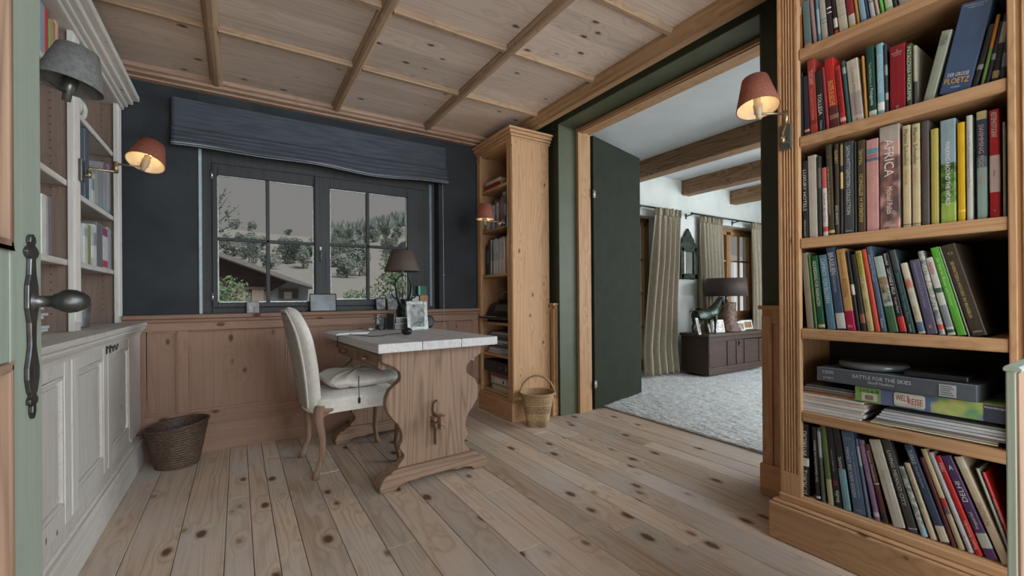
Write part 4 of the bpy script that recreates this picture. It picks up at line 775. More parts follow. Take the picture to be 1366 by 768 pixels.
# --- fourth shelf
pic = two('photo_print', (.30, .33, .30), (.05, .07, .04), 45, .35, c3=(.28, .18, .10)); ver = two('stone_print', (.45, .46, .42), (.14, .17, .16), 60, .4); flo = two('flower_print', (.50, .46, .36), (.38, .36, .28), 40, .4, c3=(.42, .14, .10))
row(RS[3], ln(1067, 437, 1345, 447), [
 (1076.5, 1086, (1067.8, 337.8), (.25, .22, .17), 'grey beige book at the far left', {'tx': (('ITALIEN', .3, .3, (.3, .28, .22)),)}),
 (1087, 1091, (1077, 341), (.06, .17, .035), 'slim grass green book', {}),
 (1091.6, 1100.8, (1081.5, 342), (.012, .085, .045), 'dark green book with white ADDRESS lettering', {'tx': (('ADDRESSING FOR MARRAKESH', .38, .62, (.62, .66, .55), 'd', .55),), 'bd': ((.94, .98, (.5, .4, .2)),)}),
 (1104, 1115.2, (1091.7, 341), (.085, .19, .26), 'sky blue book', {'tx': (('CAMINOS VON BILDERN', .35, .6, (.5, .62, .68)),)}),
 (1116.8, 1129.2, (1101.3, 331), (.045, .07, .125), 'navy book lettered BRASILIEN', {'tx': (('BRASILIEN', .20, .27, (.60, .60, .56), 'd', .6), ('Im Land der Farben', .45, .2, (.4, .42, .45), 'd', .3)), 'bd': ((.80, .985, (.50, .50, .48)),)}),
 (1129.8, 1142.2, (1114.5, 333.5), (.47, .27, .10), 'tan book lettered ROSEN Enzyklopaedie with a crimson foot', {'tx': (('ROSEN', .48, .22, (.22, .12, .04), 'd', .55), ('Enzyklopaedie', .19, .33, (.22, .12, .04), 'd', .4), ('blv', .95, .5, (.7, .5, .5), 'h', .035)), 'bd': ((.765, 1., (.36, .005, .055)),)}),
 (1143, 1148.4, (1127.5, 336), BK, 'slim black book right of the tan one', {'bd': ((.42, .55, (.5, .48, .42)),)}),
 (1149, 1156.6, (1134, 340), (.03, .022, .018), 'black book with brown figures at its foot', {'bd': ((.78, .9, (.25, .10, .06)),)}),
 (1157.4, 1166.8, (1136.8, 336), (.48, .40, .18), 'yellow book lettered BALLERINAS', {'tx': (("BALLERINA'S ALL", .27, .48, (.18, .14, .06), 'd', .55), ('SAUNG', .68, .16, (.18, .14, .06), 'd', .4), ('prestel', .93, .09, (.05, .04, .02), 'd', .4)), 'bd': ((0, .3, (.36, .34, .04)),)}),
 (1167.4, 1175, (1143.5, 334.4), (.55, .075, .045), 'coral red book', {'tx': (('Rezepte und mehr vom Feuer', .5, .55, (.30, .02, .02), 'd', .4),)}),
 (1175.6, 1184, (1149.4, 331), (.07, .12, .18), 'steel blue book', {'tx': (('Leben im Wasser', .26, .32, (.35, .42, .48), 'd', .5), ('Knaus', .9, .1, (.5, .55, .6), 'd', .5))}),
 (1186, 1199.6, (1162.5, 343.7), (.36, .44, .40), 'pale green book with a photograph band and green foot', {'bd': ((.28, .62, pic), (.66, 1., (.045, .12, .06)))}),
 (1200.8, 1210.8, (1175.5, 338.8), BK, 'black book lettered COTTAGE & VILLA with a red foot', {'tx': (('Beautiful', .08, .14, (.6, .6, .58), 'd', .4), ('COTTAGE & VILLA', .36, .33, (.68, .68, .64), 'd', .48), ('From Paint', .66, .2, (.55, .55, .5), 'd', .35)), 'bd': ((.80, .985, (.48, .03, .03)),)}),
 (1211.6, 1222, (1185, 334.6), (.020, .050, .050), 'dark teal book with pale teal lettering', {'tx': (('Jessica Curve  Die neuen Basics', .57, .66, (.16, .28, .26), 'd', .5), ('GRAFE', .94, .10, (.5, .55, .5), 'd', .25)), 'bd': ((.0, .25, (.05, .065, .075)),)}),
 (1225, 1235.6, (1200.3, 352), (.50, .46, .36), 'cream book with red and green flower marks', {'bd': ((.22, .52, flo), (.84, .97, (.08, .14, .22))), 'tx': (('Garten', .68, .14, (.15, .12, .08), 'd', .4),)}),
 (1236.8, 1252.2, (1212.5, 348), (.095, .085, .15), 'violet blue book', {'tx': (('Gluecksmomente und alles Schoene', .34, .62, (.28, .26, .36), 'd', .35), ('E', .90, .25, (.55, .35, .2), 'h', .04))}),
 (1253, 1262, (1220.5, 336.8), (.36, .38, .34), 'grey patterned book lettered VERSTEINERUNGEN', {'mat': ver, 'bd': ((.88, .94, (.5, .06, .05)),), 'tx': (('VERSTEINERUNGEN', .40, .50, (.68, .68, .58), 'd', .6),)}),
 (1264, 1275.8, (1233, 345), (.50, .51, .47), 'white book lettered INDIEN in red', {'tx': (('INDIEN', .14, .16, (.5, .03, .05), 'd', .5),), 'bd': ((.40, .46, (.04, .10, .06)), (.62, .9, (.22, .26, .27)), (.93, .97, (.02, .10, .06)))}),
 (1277, 1291, (1237.5, 332.3), (.095, .36, .035), 'bright green book', {'tx': (('Die Welt der Blumen und Kraeuter', .40, .55, (.5, .68, .38), 'd', .35),)}),
 (1291.8, 1295, (1247.5, 331), (.22, .24, .2), 'slim grey book wedged beside the bright green one', {}),
 (1296, 1319, (1251.6, 329.5), (.050, .038, .026), 'thick dark brown book at the right end', {'tx': (('SEVENTEEN HOUSES IN BRASILIA', .50, .62, (.50, .42, .18), 'd', .22, .1), ('O', .10, .5, (.45, .36, .2), 'h', .03), ('AMSTERDAM', .955, .6, (.6, .55, .45), 'h', .014)), 'd': .22})], 'books on the fourth shelf', 'right bookcase fourth shelf')
# --- bottom compartment
row(.1965, ln(1068, 668, 1334, 745), [
 (1069, 1079.4, (1068.4, 564.6), BK, 'black book lettered ST. MORITZ INTERIORS', {'tx': (('INTERIORS', .26, .34, (.72, .72, .70), 'u', .62), ('ST. MORITZ', .80, .34, (.72, .72, .70), 'u', .62)), 'bd': ((.47, .58, (.62, .60, .56)),)}),
 (1088.6, 1095, (1082.5, 569), BK, 'black book with white lettering running upwards', {'tx': (('Die Gartenbibel mit Bildern', .46, .64, (.62, .62, .6), 'u', .5),), 'bd': ((.94, .97, (.5, .5, .5)),)}),
 (1096, 1101.5, (1089, 570), (.10, .11, .11), 'grey photo covered book beside the black one', {'bd': ((.05, .4, (.35, .38, .4)), (.5, .9, (.08, .09, .05)))}),
 (1104.6, 1112.6, (1091.8, 564.4), (.42, .40, .24), 'book with an olive upper part and beige foot', {'bd': ((0, .68, (.10, .14, .04)),)}),
 (1114.6, 1124.4, (1099.7, 566.6), BK, 'black book lettered India with a pink number', {'tx': (('the making of a nation', .42, .36, (.5, .5, .48), 'u', .28), ('50', .70, .10, (.55, .05, .18), 'u', .5), ('India', .86, .18, (.7, .7, .66), 'u', .55))}),
 (1125.4, 1135.8, (1109.4, 567.4), BK, 'book with a black top and light blue foot', {'tx': (('NEAPEL', .42, .15, (.6, .6, .58), 'u', .4),), 'bd': ((.50, 1., (.16, .31, .35)),)}),
 (1138.8, 1156.4, (1121, 571.3), (.075, .12, .20), 'blue book lettered MANET BIS VAN GOGH', {'tx': (('MANET BIS VAN GOGH', .50, .60, (.55, .56, .5), 'd', .27, .17), ('Hugo von Tschudi und der Kampf um die Moderne', .52, .56, (.4, .44, .46), 'd', .16, -.2), ('NATIONALGALERIE', .09, .6, (.4, .44, .5), 'h', .02), ('PRESTEL', .955, .4, (.5, .5, .5), 'h', .014)), 'rough': .5}),
 (1157, 1162.4, (1139.7, 585), (.10, .14, .20), 'slim blue grey book right of MANET', {'bd': ((.1, .35, (.30, .32, .36)), (.6, .95, (.10, .13, .2)))}),
 (1166.6, 1174.8, (1144, 586.5), (.22, .13, .24), 'mauve book', {'tx': (('VENEDIG ZU FUSS', .3, .45, (.5, .3, .38)),), 'bd': ((.9, .95, (.5, .45, .5)),)}),
 (1177.4, 1185.4, (1150.8, 592), (.085, .030, .024), 'brown red book with white sweet lettering', {'tx': (('Suesses Muenchen', .28, .42, (.62, .52, .48), 'd', .5),), 'bd': ((.50, .515, (.6, .5, .45)), (.87, .97, (.02, .02, .02)))}),
 (1191.4, 1209, (1158.4, 586), (.46, .44, .36), 'wide white grey book with one pale band', {'bd': ((.50, .70, (.50, .47, .40)),), 'tx': (('STERN', .42, .14, (.3, .28, .22), 'd', .2), ('PETERHOF', .60, .18, (.3, .28, .22), 'd', .2))}),
 (1212, 1225.6, (1174, 581), (.050, .050, .045), 'dark grey book lettered LIVING MEXICO CITY', {'tx': (('LIVING MEXICO CITY', .42, .60, (.60, .60, .55), 'd', .42),), 'bd': ((.955, .965, (.4, .4, .4)),)}),
 (1229, 1238.8, (1196, 622), (.12, .14, .18), 'picture covered book with a light blue foot', {'mat': ver, 'bd': ((.86, 1., (.25, .42, .52)),)}),
 (1241.2, 1251, (1205.5, 617.5), (.50, .44, .32), 'cream book lettered NEW YORK', {'tx': (('NEW YORK EIN FUEHRER', .35, .5, (.18, .14, .1), 'd', .45), ('Henri Lopez', .72, .18, (.3, .2, .12), 'd', .3))}),
 (1254.8, 1269, (1204.5, 591.7), (.035, .055, .10), 'navy book lettered TUERKEI', {'tx': (('TUERKEI', .13, .15, (.45, .55, .62), 'd', .5), ('Neue Bilder Eine Reise', .34, .22, (.35, .4, .45), 'd', .25)), 'bd': ((.83, .985, (.50, .44, .32)),)}),
 (1269.6, 1277.4, (1226, 610), (.09, .018, .018), 'dark red book wedged beside the navy one', {}),
 (1278.4, 1288.4, (1225, 599), (.48, .40, .24), 'tan book with a dark picture in its middle', {'bd': ((.50, .60, (.30, .03, .03)), (.60, .66, (.10, .10, .10)), (.66, 1., (.36, .30, .19)))}),
 (1291.2, 1300.6, (1236, 603.4), (.42, .43, .44), 'silver white book', {'tx': (('Wege zum Glueck', .9, .14, (.2, .25, .35), 'd', .5),)}),
 (1301.4, 1312.6, (1245, 608), (.46, .018, .018), 'red book lettered Sued Amerika', {'tx': (('PERU', .12, .09, (.65, .5, .45), 'd', .5), ('Sued Amerika', .80, .32, (.60, .42, .36), 'u', .5))}),
 (1315.4, 1333.6, (1253.5, 608), (.065, .030, .10), 'purple book lettered Imperial DELHI', {'tx': (('DELHI', .36, .22, (.62, .60, .58), 'u', .48), ('Imperial', .64, .19, (.55, .50, .52), 'u', .42), ('A', .12, .4, (.6, .6, .6), 'h', .05)), 'bd': ((.76, .90, (.36, .38, .33)),)}),
 (1336.2, 1352, (1272, 609.3), (.45, .37, .26), 'thick beige book lettered INDIEN near the right post', {'tx': (('INDIEN', .55, .32, (.28, .2, .12), 'd', .5),), 'bd': ((0, .12, (.5, .45, .36)),)}),
 (1353, 1359, (1301, 625), (.32, .36, .32), 'slim grey book behind the thin red one', {'d': .15}),
 (1361, 1368, (1309, 630), (.48, .02, .02), 'thin red book at the right end', {'tx': (('STAEDTE FUEHRER', .4, .5, (.65, .5, .4), 'd', .5),), 'd': .15})], 'books in the bottom compartment', 'right bookcase bottom', x=1.915)
# ---- stacked boxes, magazines and bags in the fifth compartment
GS = 'things piled on the fifth shelf of the right bookcase'
z0 = .5385; rg = random.Random(21)
def flat(name, label, cat, x0, x1, y0, y1, z, t, mat, rot=0., group=None, bev=.002, pitch=0.):
    b = B(); b.box(-(x1-x0)/2, (x1-x0)/2, -(y1-y0)/2, (y1-y0)/2, 0, t); o = obj(name, b, mat, bevel=bev); o.location = ((x0+x1)/2, (y0+y1)/2, z); o.rotation_euler = (pitch, 0, rot); tag(o, label, cat, group); return o
z = z0+.0005
for k, (t, c, l) in enumerate(((.010, (.62, .62, .60), 'white magazine at the bottom of the pile on the fifth shelf'), (.012, (.66, .66, .64), 'second white magazine from the bottom of the fifth shelf pile'), (.013, (.60, .58, .54), 'off white magazine, third from the bottom of the pile'), (.012, (.66, .65, .62), 'white magazine with cream edge, fourth from the bottom'), (.014, (.60, .50, .42), 'peach edged magazine in the fifth shelf pile'), (.010, (.62, .60, .56), 'white catalogue on the peach edged magazine'))):
    flat('magazine', l, 'magazine', 1.915+rg.uniform(0, .006), 2.14, .665+rg.uniform(-.012, .01), .885, z, t-.001, cmat(c, .5), rg.uniform(-.015, .015), 'white magazines piled on the fifth shelf', .001); z += t
for k, (t, c, l, y0, y1) in enumerate(((.007, (.42, .26, .12), 'tan orange magazine lying over the white pile', .60, .862), (.006, (.48, .10, .05), 'magazine with a red corner under the dark folders', .68, .862), (.008, (.16, .15, .13), 'dark folder under the grey puzzle box', .675, .862), (.006, (.30, .28, .24), 'grey paper folder between two dark ones', .68, .855), (.010, (.08, .08, .08), 'black folder directly under the grey puzzle box', .69, .85))):
    flat('folder', l, 'folder', 1.918+rg.uniform(0, .008), 2.13, y0, y1, z, t-.001, cmat(c, .5), rg.uniform(-.02, .02), None, .001); z += t
zz = z0+.0005
for k, (t, c, l, y0) in enumerate(((.004, (.30, .34, .08), 'green brochure sticking out on the fifth shelf', .58), (.006, (.55, .52, .42), 'cream newspaper spread at the right of the white pile', .33), (.007, (.40, .36, .26), 'fawn magazine on the cream newspaper', .33), (.007, (.20, .20, .20), 'black and white magazine on the fawn one', .31), (.008, (.55, .57, .60), 'white glossy magazine near the right post', .31), (.010, (.50, .52, .56), 'thick pale catalogue under the board game box', .31), (.010, (.58, .60, .62), 'second pale catalogue under the board game box', .31), (.008, (.30, .31, .34), 'grey catalogue touching the board game box', .31))):
    flat('magazine', l, 'magazine', 1.915+rg.uniform(0, .012), 2.13, y0, .645-.006*k, zz, t-.0012, cmat(c, .45), rg.uniform(-.006, .006), 'magazines spread at the right of the fifth shelf', .001); zz += t
# board game box and puzzle box with their printed sides
def printed_box(name, label, p0, p1, zc, hgt, depth, mat, group=None):
    """front side from p0 to p1 (x, y); returns the root and a function to set things on its front"""
    p0, p1 = Vector((*p0, 0)), Vector((*p1, 0)); d = p1-p0; L = d.length; rz = math.atan2(d.y, d.x)
    root = thing(name, label, 'box', (p0.x, p0.y, zc), rz); b = B(); b.box(0, L, 0, depth, 0, hgt); obj('box_body', b, mat, root, False, .002); return root, L
wmap = two('map_print', (.10, .15, .30), (.16, .36, .10), 9, .4, (1, 1, 1), .44, .56, c3=(.45, .48, .15))
zb_ = max(z, zz)+.0005
r1, L1 = printed_box('board_game_box', 'blue and green board game box lettered WELTREISE under the grey box', (1.915, .682), (1.915, .312), .613, .054, .27, wmap)
def fr(b, x0, x1, z0, z1, off=.0012): b.box(x0, x1, -off, -off+.0008, z0, z1)
b = B(); fr(b, 0, .075, .001, .053); obj('label_panel', b, cmat((.20, .33, .10)), r1)
b = B(); fr(b, .02, .065, .006, .034, .002); q = obj('price_label', b, cmat((.5, .52, .42)), r1); b = B()
for k in range(7): fr(b, .031+k*.0035, .0325+k*.0035, .01, .027, .0028)
obj('print_mark', b, cmat((.2, .1, .1)), q)
b = B(); letter(b, '1+2.6.8', (.043, -.003, .041), (1, 0, 0), (0, 0, 1), .055, .011); obj('print_lettering', b, M['black'], r1)
for xa, xb in ((.075, .115), (.190, .205)): b = B(); fr(b, xa, xb, .001, .053); obj('label_panel', b, cmat((.10, .14, .27)), r1)
b = B(); b.prism([(.112, .012), (.116, .006), (.188, .006), (.192, .012), (.192, .046), (.188, .051), (.116, .051), (.112, .046)], 'Y', -.0034, -.0012); q = obj('title_plate', b, cmat((.60, .60, .52)), r1, False, .0005)
b = B(); letter(b, 'WELT', (.135, -.0040, .034), (1, 0, 0), (0, 0, 1), .036, .021); letter(b, 'REISE', (.168, -.0040, .027), (1, 0, 0), (0, 0, 1), .038, .021); obj('title_lettering', b, cmat((.36, .02, .03)), q)
b = B(); letter(b, 'Spannende Reise um die Welt', (.150, -.0040, .011), (1, 0, 0), (0, 0, 1), .066, .006); obj('title_lettering', b, cmat((.2, .22, .1)), q)
b = B(); fr(b, L1-.045, L1, .001, .053); obj('label_panel', b, cmat((.035, .045, .075)), r1); b = B(); letter(b, 'Ravensburger', (L1-.020, -.0035, .044), (1, 0, 0), (0, 0, 1), .045, .008); obj('print_lettering', b, cmat((.6, .62, .62)), r1)
r2, L2 = printed_box('puzzle_box', 'grey puzzle box lettered BATTLE FOR THE SKIES on the fifth shelf', (1.912, .806), (1.900, .368), .6685, .052, .27, cmat((.085, .10, .125), .35))
b = B(); letter(b, 'BATTLE FOR THE SKIES', (L2*.46, -.002, .034), (1, 0, 0), (0, 0, 1), .165, .0125); letter(b, 'Geoff Nutkins', (L2*.46, -.002, .018), (1, 0, 0), (0, 0, 1), .075, .009); letter(b, '1000', (.040, -.002, .037), (1, 0, 0), (0, 0, 1), .036, .012); letter(b, 'JUMBO', (.040, -.002, .014), (1, 0, 0), (0, 0, 1), .034, .010); obj('print_lettering', b, cmat((.60, .62, .60)), r2)
b = B(); fr(b, L2-.085, L2-.045, .006, .044, .0018); q = obj('price_label', b, cmat((.42, .44, .46)), r2); b = B()
for k in range(5): fr(b, L2-.081, L2-.050-.004*(k % 3), .011+k*.0065, .0135+k*.0065, .0026)
obj('print_mark', b, cmat((.10, .11, .12)), q)
b = B(); b.box(-.0006, L2+.0006, -.0008, .003, .0515, .0525); obj('lid_edge', b, cmat((.35, .36, .36)), r2)
b = B(); b.smooth = True; b.lathe([(.0001, 0), (.095, 0), (.105, .006), (.105, .018), (.098, .024), (.0001, .020)], 48); o = obj('round_tin', b, cmat((.12, .13, .13), .2), bevel=0); o.location = (2.03, .665, .7215); tag(o, 'flat round dark tin lying on the grey puzzle box', 'tin')
flat('game_case', 'flat black case lying at the right on the grey puzzle box', 'case', 1.925, 2.13, .395, .55, .7215, .018, M['black'], .03, None, .003)
# ================================================================ DESK
dk = thing('desk', 'old wooden trestle desk with scalloped ends and scrubbed top by the window', 'desk', (.900, 2.752, 0), math.radians(3))
HW = [(.300, .724), (.297, .668), (.262, .652), (.232, .636), (.205, .612), (.197, .590), (.200, .565), (.225, .545), (.258, .520), (.276, .480), (.279, .445), (.270, .405), (.243, .365), (.212, .330), (.196, .300), (.190, .270), (.193, .240), (.204, .222), (.207, .205), (.194, .185), (.182, .170), (.184, .150), (.205, .130), (.218, .112), (.222, .095)]
for sy, yy in ((-1, -.450), (1, .475)):
    b = B(); b.prism([(w_, z) for w_, z in HW]+[(-w_, z) for w_, z in HW[::-1]], 'Y', yy-.026, yy+.026); tp = obj('end_panel', b, M['oakZ'], dk, False, .005)
    ft = [(.318, 0), (.322, .03), (.308, .062), (.285, .082), (.262, .088), (.255, .100), (.23, .108), (-.23, .108), (-.255, .100), (-.262, .088), (-.285, .082), (-.308, .062), (-.322, .03), (-.318, 0), (-.235, 0), (-.215, .020), (-.17, .030), (-.12, .026), (-.10, .034), (.10, .034), (.12, .026), (.17, .030), (.215, .020), (.235, 0)]
    b = B(); b.prism(ft, 'Y', yy-.048, yy+.048); obj('foot', b, M['oakX'], dk, False, .006)
    b = B(); b.box(-.012, .012, yy+sy*.030, yy+sy*.060, .195, .40); b.prism([(-.026, .39), (-.020, .425), (0, .44), (.020, .425), (.026, .39), (.020, .37), (-.020, .37)], 'Y', yy+sy*.030, yy+sy*.058); obj('wedge', b, M['oakZ'], dk, False, .004)
b = B(); b.box(-.018, .018, -.58+.0, .60, .295, .365); b.box(-.034, .034, -.535, -.478, .330, .352); b.box(-.034, .034, -.545, -.478, .298, .325); obj('stretcher', b, M['oakY'], dk, False, .004)
b = B()
for x0, x1 in ((-.350, -.118), (-.116, .112), (.114, .350)): b.box(x0, x1, -.578, .585, .728, .775)
obj('desk_top', b, M['deskt'], dk, False, .005)
b = B(); b.box(-.300, .300, -.425, .452, .705, .727); b.box(-.285, -.262, -.424, .449, .622, .705); b.box(.262, .285, -.424, .449, .622, .705); obj('apron', b, M['oakY'], dk, False, .002)
for y0, y1 in ((-.415, -.015), (.015, .44)):
    b = B(); b.box(-.296, -.284, y0, y1, .628, .702); d = obj('drawer', b, M['oakY'], dk, False, .003)
    b = B(); b.m = Matrix.Translation((-.296, (y0+y1)/2, .665)) @ Matrix.Rotation(-math.pi/2, 4, 'Y'); b.smooth = True; b.lathe([(.0001, 0), (.014, 0), (.007, .008), (.012, .018), (.010, .026), (.0001, .028)], 16); obj('knob', b, M['brass'], d)
# ================================================================ CHAIR
ch = thing('dining_chair', 'linen upholstered chair with tall rounded back and curved wooden legs', 'chair', (.590, 2.85, 0), math.radians(3))
def leg(p, bend, nm='leg'):
    b = B(); b.tube(p, bend, 12); obj(nm, b, M['oakZ'], ch, False, 0)
for sy in (-1, 1):
    leg([(-.215, sy*.195, .40), (-.222, sy*.200, .32), (-.205, sy*.203, .22), (-.205, sy*.206, .12), (-.235, sy*.210, .035), (-.245, sy*.211, .0)], [.026, .026, .020, .016, .015, .019])
    leg([(.225, sy*.205, .38), (.240, sy*.215, .33), (.232, sy*.212, .22), (.218, sy*.205, .12), (.232, sy*.212, .035), (.245, sy*.216, .0)], [.030, .030, .020, .015, .014, .019])
def rail(pts, n, axis, c0, c1):
    b = B(); b.prism(pts, axis, c0, c1); obj(n, b, M['oakX'], ch, False, .004)
sc_ = [(-.235, .385)]+[(-.235+.47*t, .345-.016*math.cos(2*math.pi*t*2)*(.6+.4*math.cos(2*math.pi*t))+(.012 if .1 < t < .9 else 0)) for t in [k/20 for k in range(21)]]+[(.235, .385)]
for sy in (-1, 1): rail(sc_, 'rail', 'Y', sy*.205-.012, sy*.205+.012)
b = B(); b.prism([(-.20, .385)]+[(-.20+.40*t, .345-.014*math.cos(4*math.pi*t)) for t in [k/16 for k in range(17)]]+[(.20, .385)], 'X', .225, .248); obj('rail', b, M['oakX'], ch, False, .004)
b = B(); b.prism([(-.19, .385)]+[(-.19+.38*t, .345-.010*math.cos(4*math.pi*t)) for t in [k/16 for k in range(17)]]+[(.19, .385)], 'X', -.24, -.218); obj('rail', b, M['oakX'], ch, False, .004)
b = B()
def se(c, e): return math.copysign(abs(c)**e, c)
def seatf(u, v):
    a = 2*math.pi*u; k = 1-(max(0, v-.8)/.2)**2*.45 if v > .8 else 1.
    zz = .352+v*.098+(.012*(1-k)/.45 if v > .8 else 0); lo = .010*math.cos(2*a*2) if v < .05 else 0
    return (.008+.250*k*se(math.cos(a), .35), .222*k*se(math.sin(a), .35)*(1+.04*math.cos(a)), zz+lo*.6)
b.grid(seatf, 56, 14, closed_u=True)
b.grid(lambda u, v: (.008+.1375*v*se(math.cos(2*math.pi*u), .35), .1221*v*se(math.sin(2*math.pi*u), .35)*(1+.04*math.cos(2*math.pi*u)), .4615+.002*(1-v)), 56, 4, closed_u=True)
obj('seat', b, M['linen'], ch)
def backshape(v):
    zz = .355+.600*v; w_ = .158+.072*math.sin(min(1, v/.62)*math.pi/2); 
    if v > .62: q = (v-.62)/.38; w_ = .230*math.sqrt(max(0., 1-q**2.3))*1.0
    xc = -.232-.105*v**1.1+.0; return zz, w_, xc
def backf(u, v):
    v2 = v if v < .999 else .9995
    zz, w_, xc = backshape(v2); a = 2*math.pi*u; th = .034*(1 if v < .93 else math.sqrt(max(.02, 1-((v-.93)/.07)**2)))
    y = w_*se(math.cos(a), .45); x = xc+th*se(math.sin(a), .6)+.038*(abs(y)/.23)**2-.004
    return (x, y, zz)
b = B(); b.grid(backf, 48, 60, closed_u=True); obj('backrest', b, M['linen'], ch)
b = B()
def panf(u, v):
    vv = .04+.90*v; zz, w_, xc = backshape(vv); zz0 = zz; w_ *= .80; y = w_*(2*u-1); 
    return (xc-.034*1.02+.038*(abs(y)/.23)**2-.010, y, zz)
b.grid(panf, 24, 40); lab(obj('back_panel', b, M['linend'], ch, thick=.003), 'darker oval rear panel of the backrest')
b = B(); pts = []
for k in range(81):
    t = k/80; s_ = -1 if t < .5 else 1; q = (t*2 if t < .5 else 2-2*t); vv = .04+.93*math.sin(q*math.pi/2); zz, w_, xc = backshape(min(vv, .97)); y = s_*w_*.80*(1 if q < .93 else math.sqrt(max(0, 1-((q-.93)/.07)**2)))
    pts.append((xc-.036+.038*(abs(y)/.23)**2-.004, y, zz))
b.tube(pts, .0045, 8); obj('piping', b, M['linen'], ch)
b = B()
def cush(u, v):
    a = 2*math.pi*u; p_ = math.pi*(v-.5); r_ = abs(math.cos(p_))**.35; rx, ry = .215, .218
    pinch = .035*(abs(math.cos(2*a))**3)*0; wr_ = .004*math.sin(9*a)+.003*math.sin(17*a+2)
    x, y = rx*r_*se(math.cos(a), .42), ry*r_*se(math.sin(a), .42)
    d = min(1, max(abs(x)/rx, abs(y)/ry)); h_ = .042*math.sin(p_)*(1-.25*d**4)+(wr_ if abs(v-.5) > .1 else 0)
    return (x, y, h_+.044)
b.grid(cush, 64, 24, closed_u=True); o = obj('seat_cushion', b, M['linen'], bevel=0); o.location = (.640, 2.853, .4655); o.rotation_euler = (0, 0, math.radians(4)); tag(o, 'plump white linen cushion on the seat of the chair', 'cushion')
b = B(); b.tube([(.595, 2.628, .552), (.592, 2.620, .51), (.592, 2.616, .46), (.593, 2.614, .42)], .0022, 6); b.tube([(.593, 2.613, .425), (.593, 2.613, .395)], .007, 8); obj('tie', b, M['dark'], o, True)
# ================================================================ BASKETS
def basket_mesh(r0, r1, h, n, amp, sq=0, lift=0.):
    b = B(); b.smooth = True; rows = n*6
    def f(u, v):
        a = 2*math.pi*u; r = r0+(r1-r0)*(v**.85)+amp*math.sin(v*n*2*math.pi)*(.6+.4*math.sin(28*a+v*n*math.pi)); k = 1+(sq*(1-v)*(.16*math.cos(4*a+math.pi*.0)*-1) if sq else 0)
        return (r*k*math.cos(a), r*k*math.sin(a), v*h+lift*v*v*math.cos(a)*.5)
    b.grid(f, 96, rows, closed_u=True)
    b.grid(lambda u, v: tuple(Vector(f(u, 1-v*.97))*1 - Vector((math.cos(2*math.pi*u), math.sin(2*math.pi*u), 0))*.009), 64, 20, closed_u=True)
    b.grid(lambda u, v: tuple(Vector(f(u, 0))*max(v, .001)+Vector((0, 0, .001))), 64, 4, closed_u=True); return b, f
c = bp(2, 0, 220, 620); c = (-.318, 3.338)
b, f = basket_mesh(.105, .158, .245, 17, .0028, 0, .035); root = thing('wastepaper_basket', 'round dark brown wicker basket on the floor by the left cabinets', 'basket', (c[0], c[1], 0)); obj('basket_body', b, M['wicker'], root)
b = B(); b.tube([Vector(f(k/48, 1))+Vector((0, 0, .002)) for k in range(48)], .008, 8, True); obj('rim', b, M['wicker'], root); b = B(); b.tube([Vector(f(k/48, 0))+Vector((0, 0, .006)) for k in range(48)], .006, 8, True); obj('foot_ring', b, M['wicker'], root)
c = (1.985, 2.790)
b, f = basket_mesh(.082, .137, .255, 14, .0014, 1); root = thing('carrying_basket', 'straw basket with tall arched handle beside the narrow bookcase', 'basket', (c[0], c[1], 0), math.radians(-35))
bm2 = b.bm; mats = [M['straw'], M['strawd'], M['strawy']]
for fc in bm2.faces:
    z = fc.calc_center_median().z/.255; fc.material_index = 1 if (.42 < z < .66 or z < .14) else (2 if .66 < z < .70 or .22 < z < .42 else 0)
obj('basket_body', b, mats, root)
b = B(); b.tube([Vector(f(k/48, 1)) for k in range(48)], .007, 8, True); obj('rim', b, M['straw'], root)
b = B(); b.tube([(.139*math.cos(a), 0, .22+.165*math.sin(a)) for a in [math.pi*k/24 for k in range(25)]], .008, 8); b.m = Matrix.Rotation(0, 4, 'Z'); obj('handle', b, M['straw'], root)
# ================================================================ ROMAN BLIND
bl = thing('roman_blind', 'dark charcoal fabric blind gathered above the window', 'blind', (.60, 3.5, 1.98))
def blf(u, v):
    x = -.352+1.895*u; sag = .012*math.sin(u*7)+.007*math.sin(u*15+1)
    if v < .55: q = v/.55; z = 2.305-.19*q; y = 3.505+.003*math.sin(u*20)
    else:
        q = (v-.55)/.45; z = 2.115-.125*q+sag*q; y = 3.497-.030*q-.012*abs(math.sin(q*math.pi*4))+.004*math.sin(u*11+q*5)
    return (x, y, z)
b = B(); b.grid(blf, 90, 70); obj('fabric', b, M['blind'], bl, True, thick=.004)
b = B(); b.grid(lambda u, v: (blf(u, 1)[0], 3.455+.085*v, blf(u, 1)[2]-.004*math.sin(v*6)), 60, 6); obj('folded_bottom', b, M['blind'], bl, True, thick=.003)
b = B(); b.box(-.352, 1.543, 3.508, 3.575, 2.28, 2.31); obj('headrail', b, M['dark'], bl, True)
b = B(); b.tube([Vector(blf(k/60, .985))+Vector((0, -.006, -.002)) for k in range(61)], .0022, 6); b.tube([Vector(blf(k/60, 1.))+Vector((0, -.001, -.008)) for k in range(61)], .0015, 6); lab(obj('piping', b, M['piping'], bl, True), 'thin pale piping along the hem')
b = B(); b.tube([(1.505, 3.50, 2.0), (1.507, 3.50, 1.5), (1.508, 3.50, .70)], .0018, 6); b.ball((1.507, 3.50, 1.20), .006); lab(obj('pull_cord', b, M['piping'], bl, True), 'white pull cord')
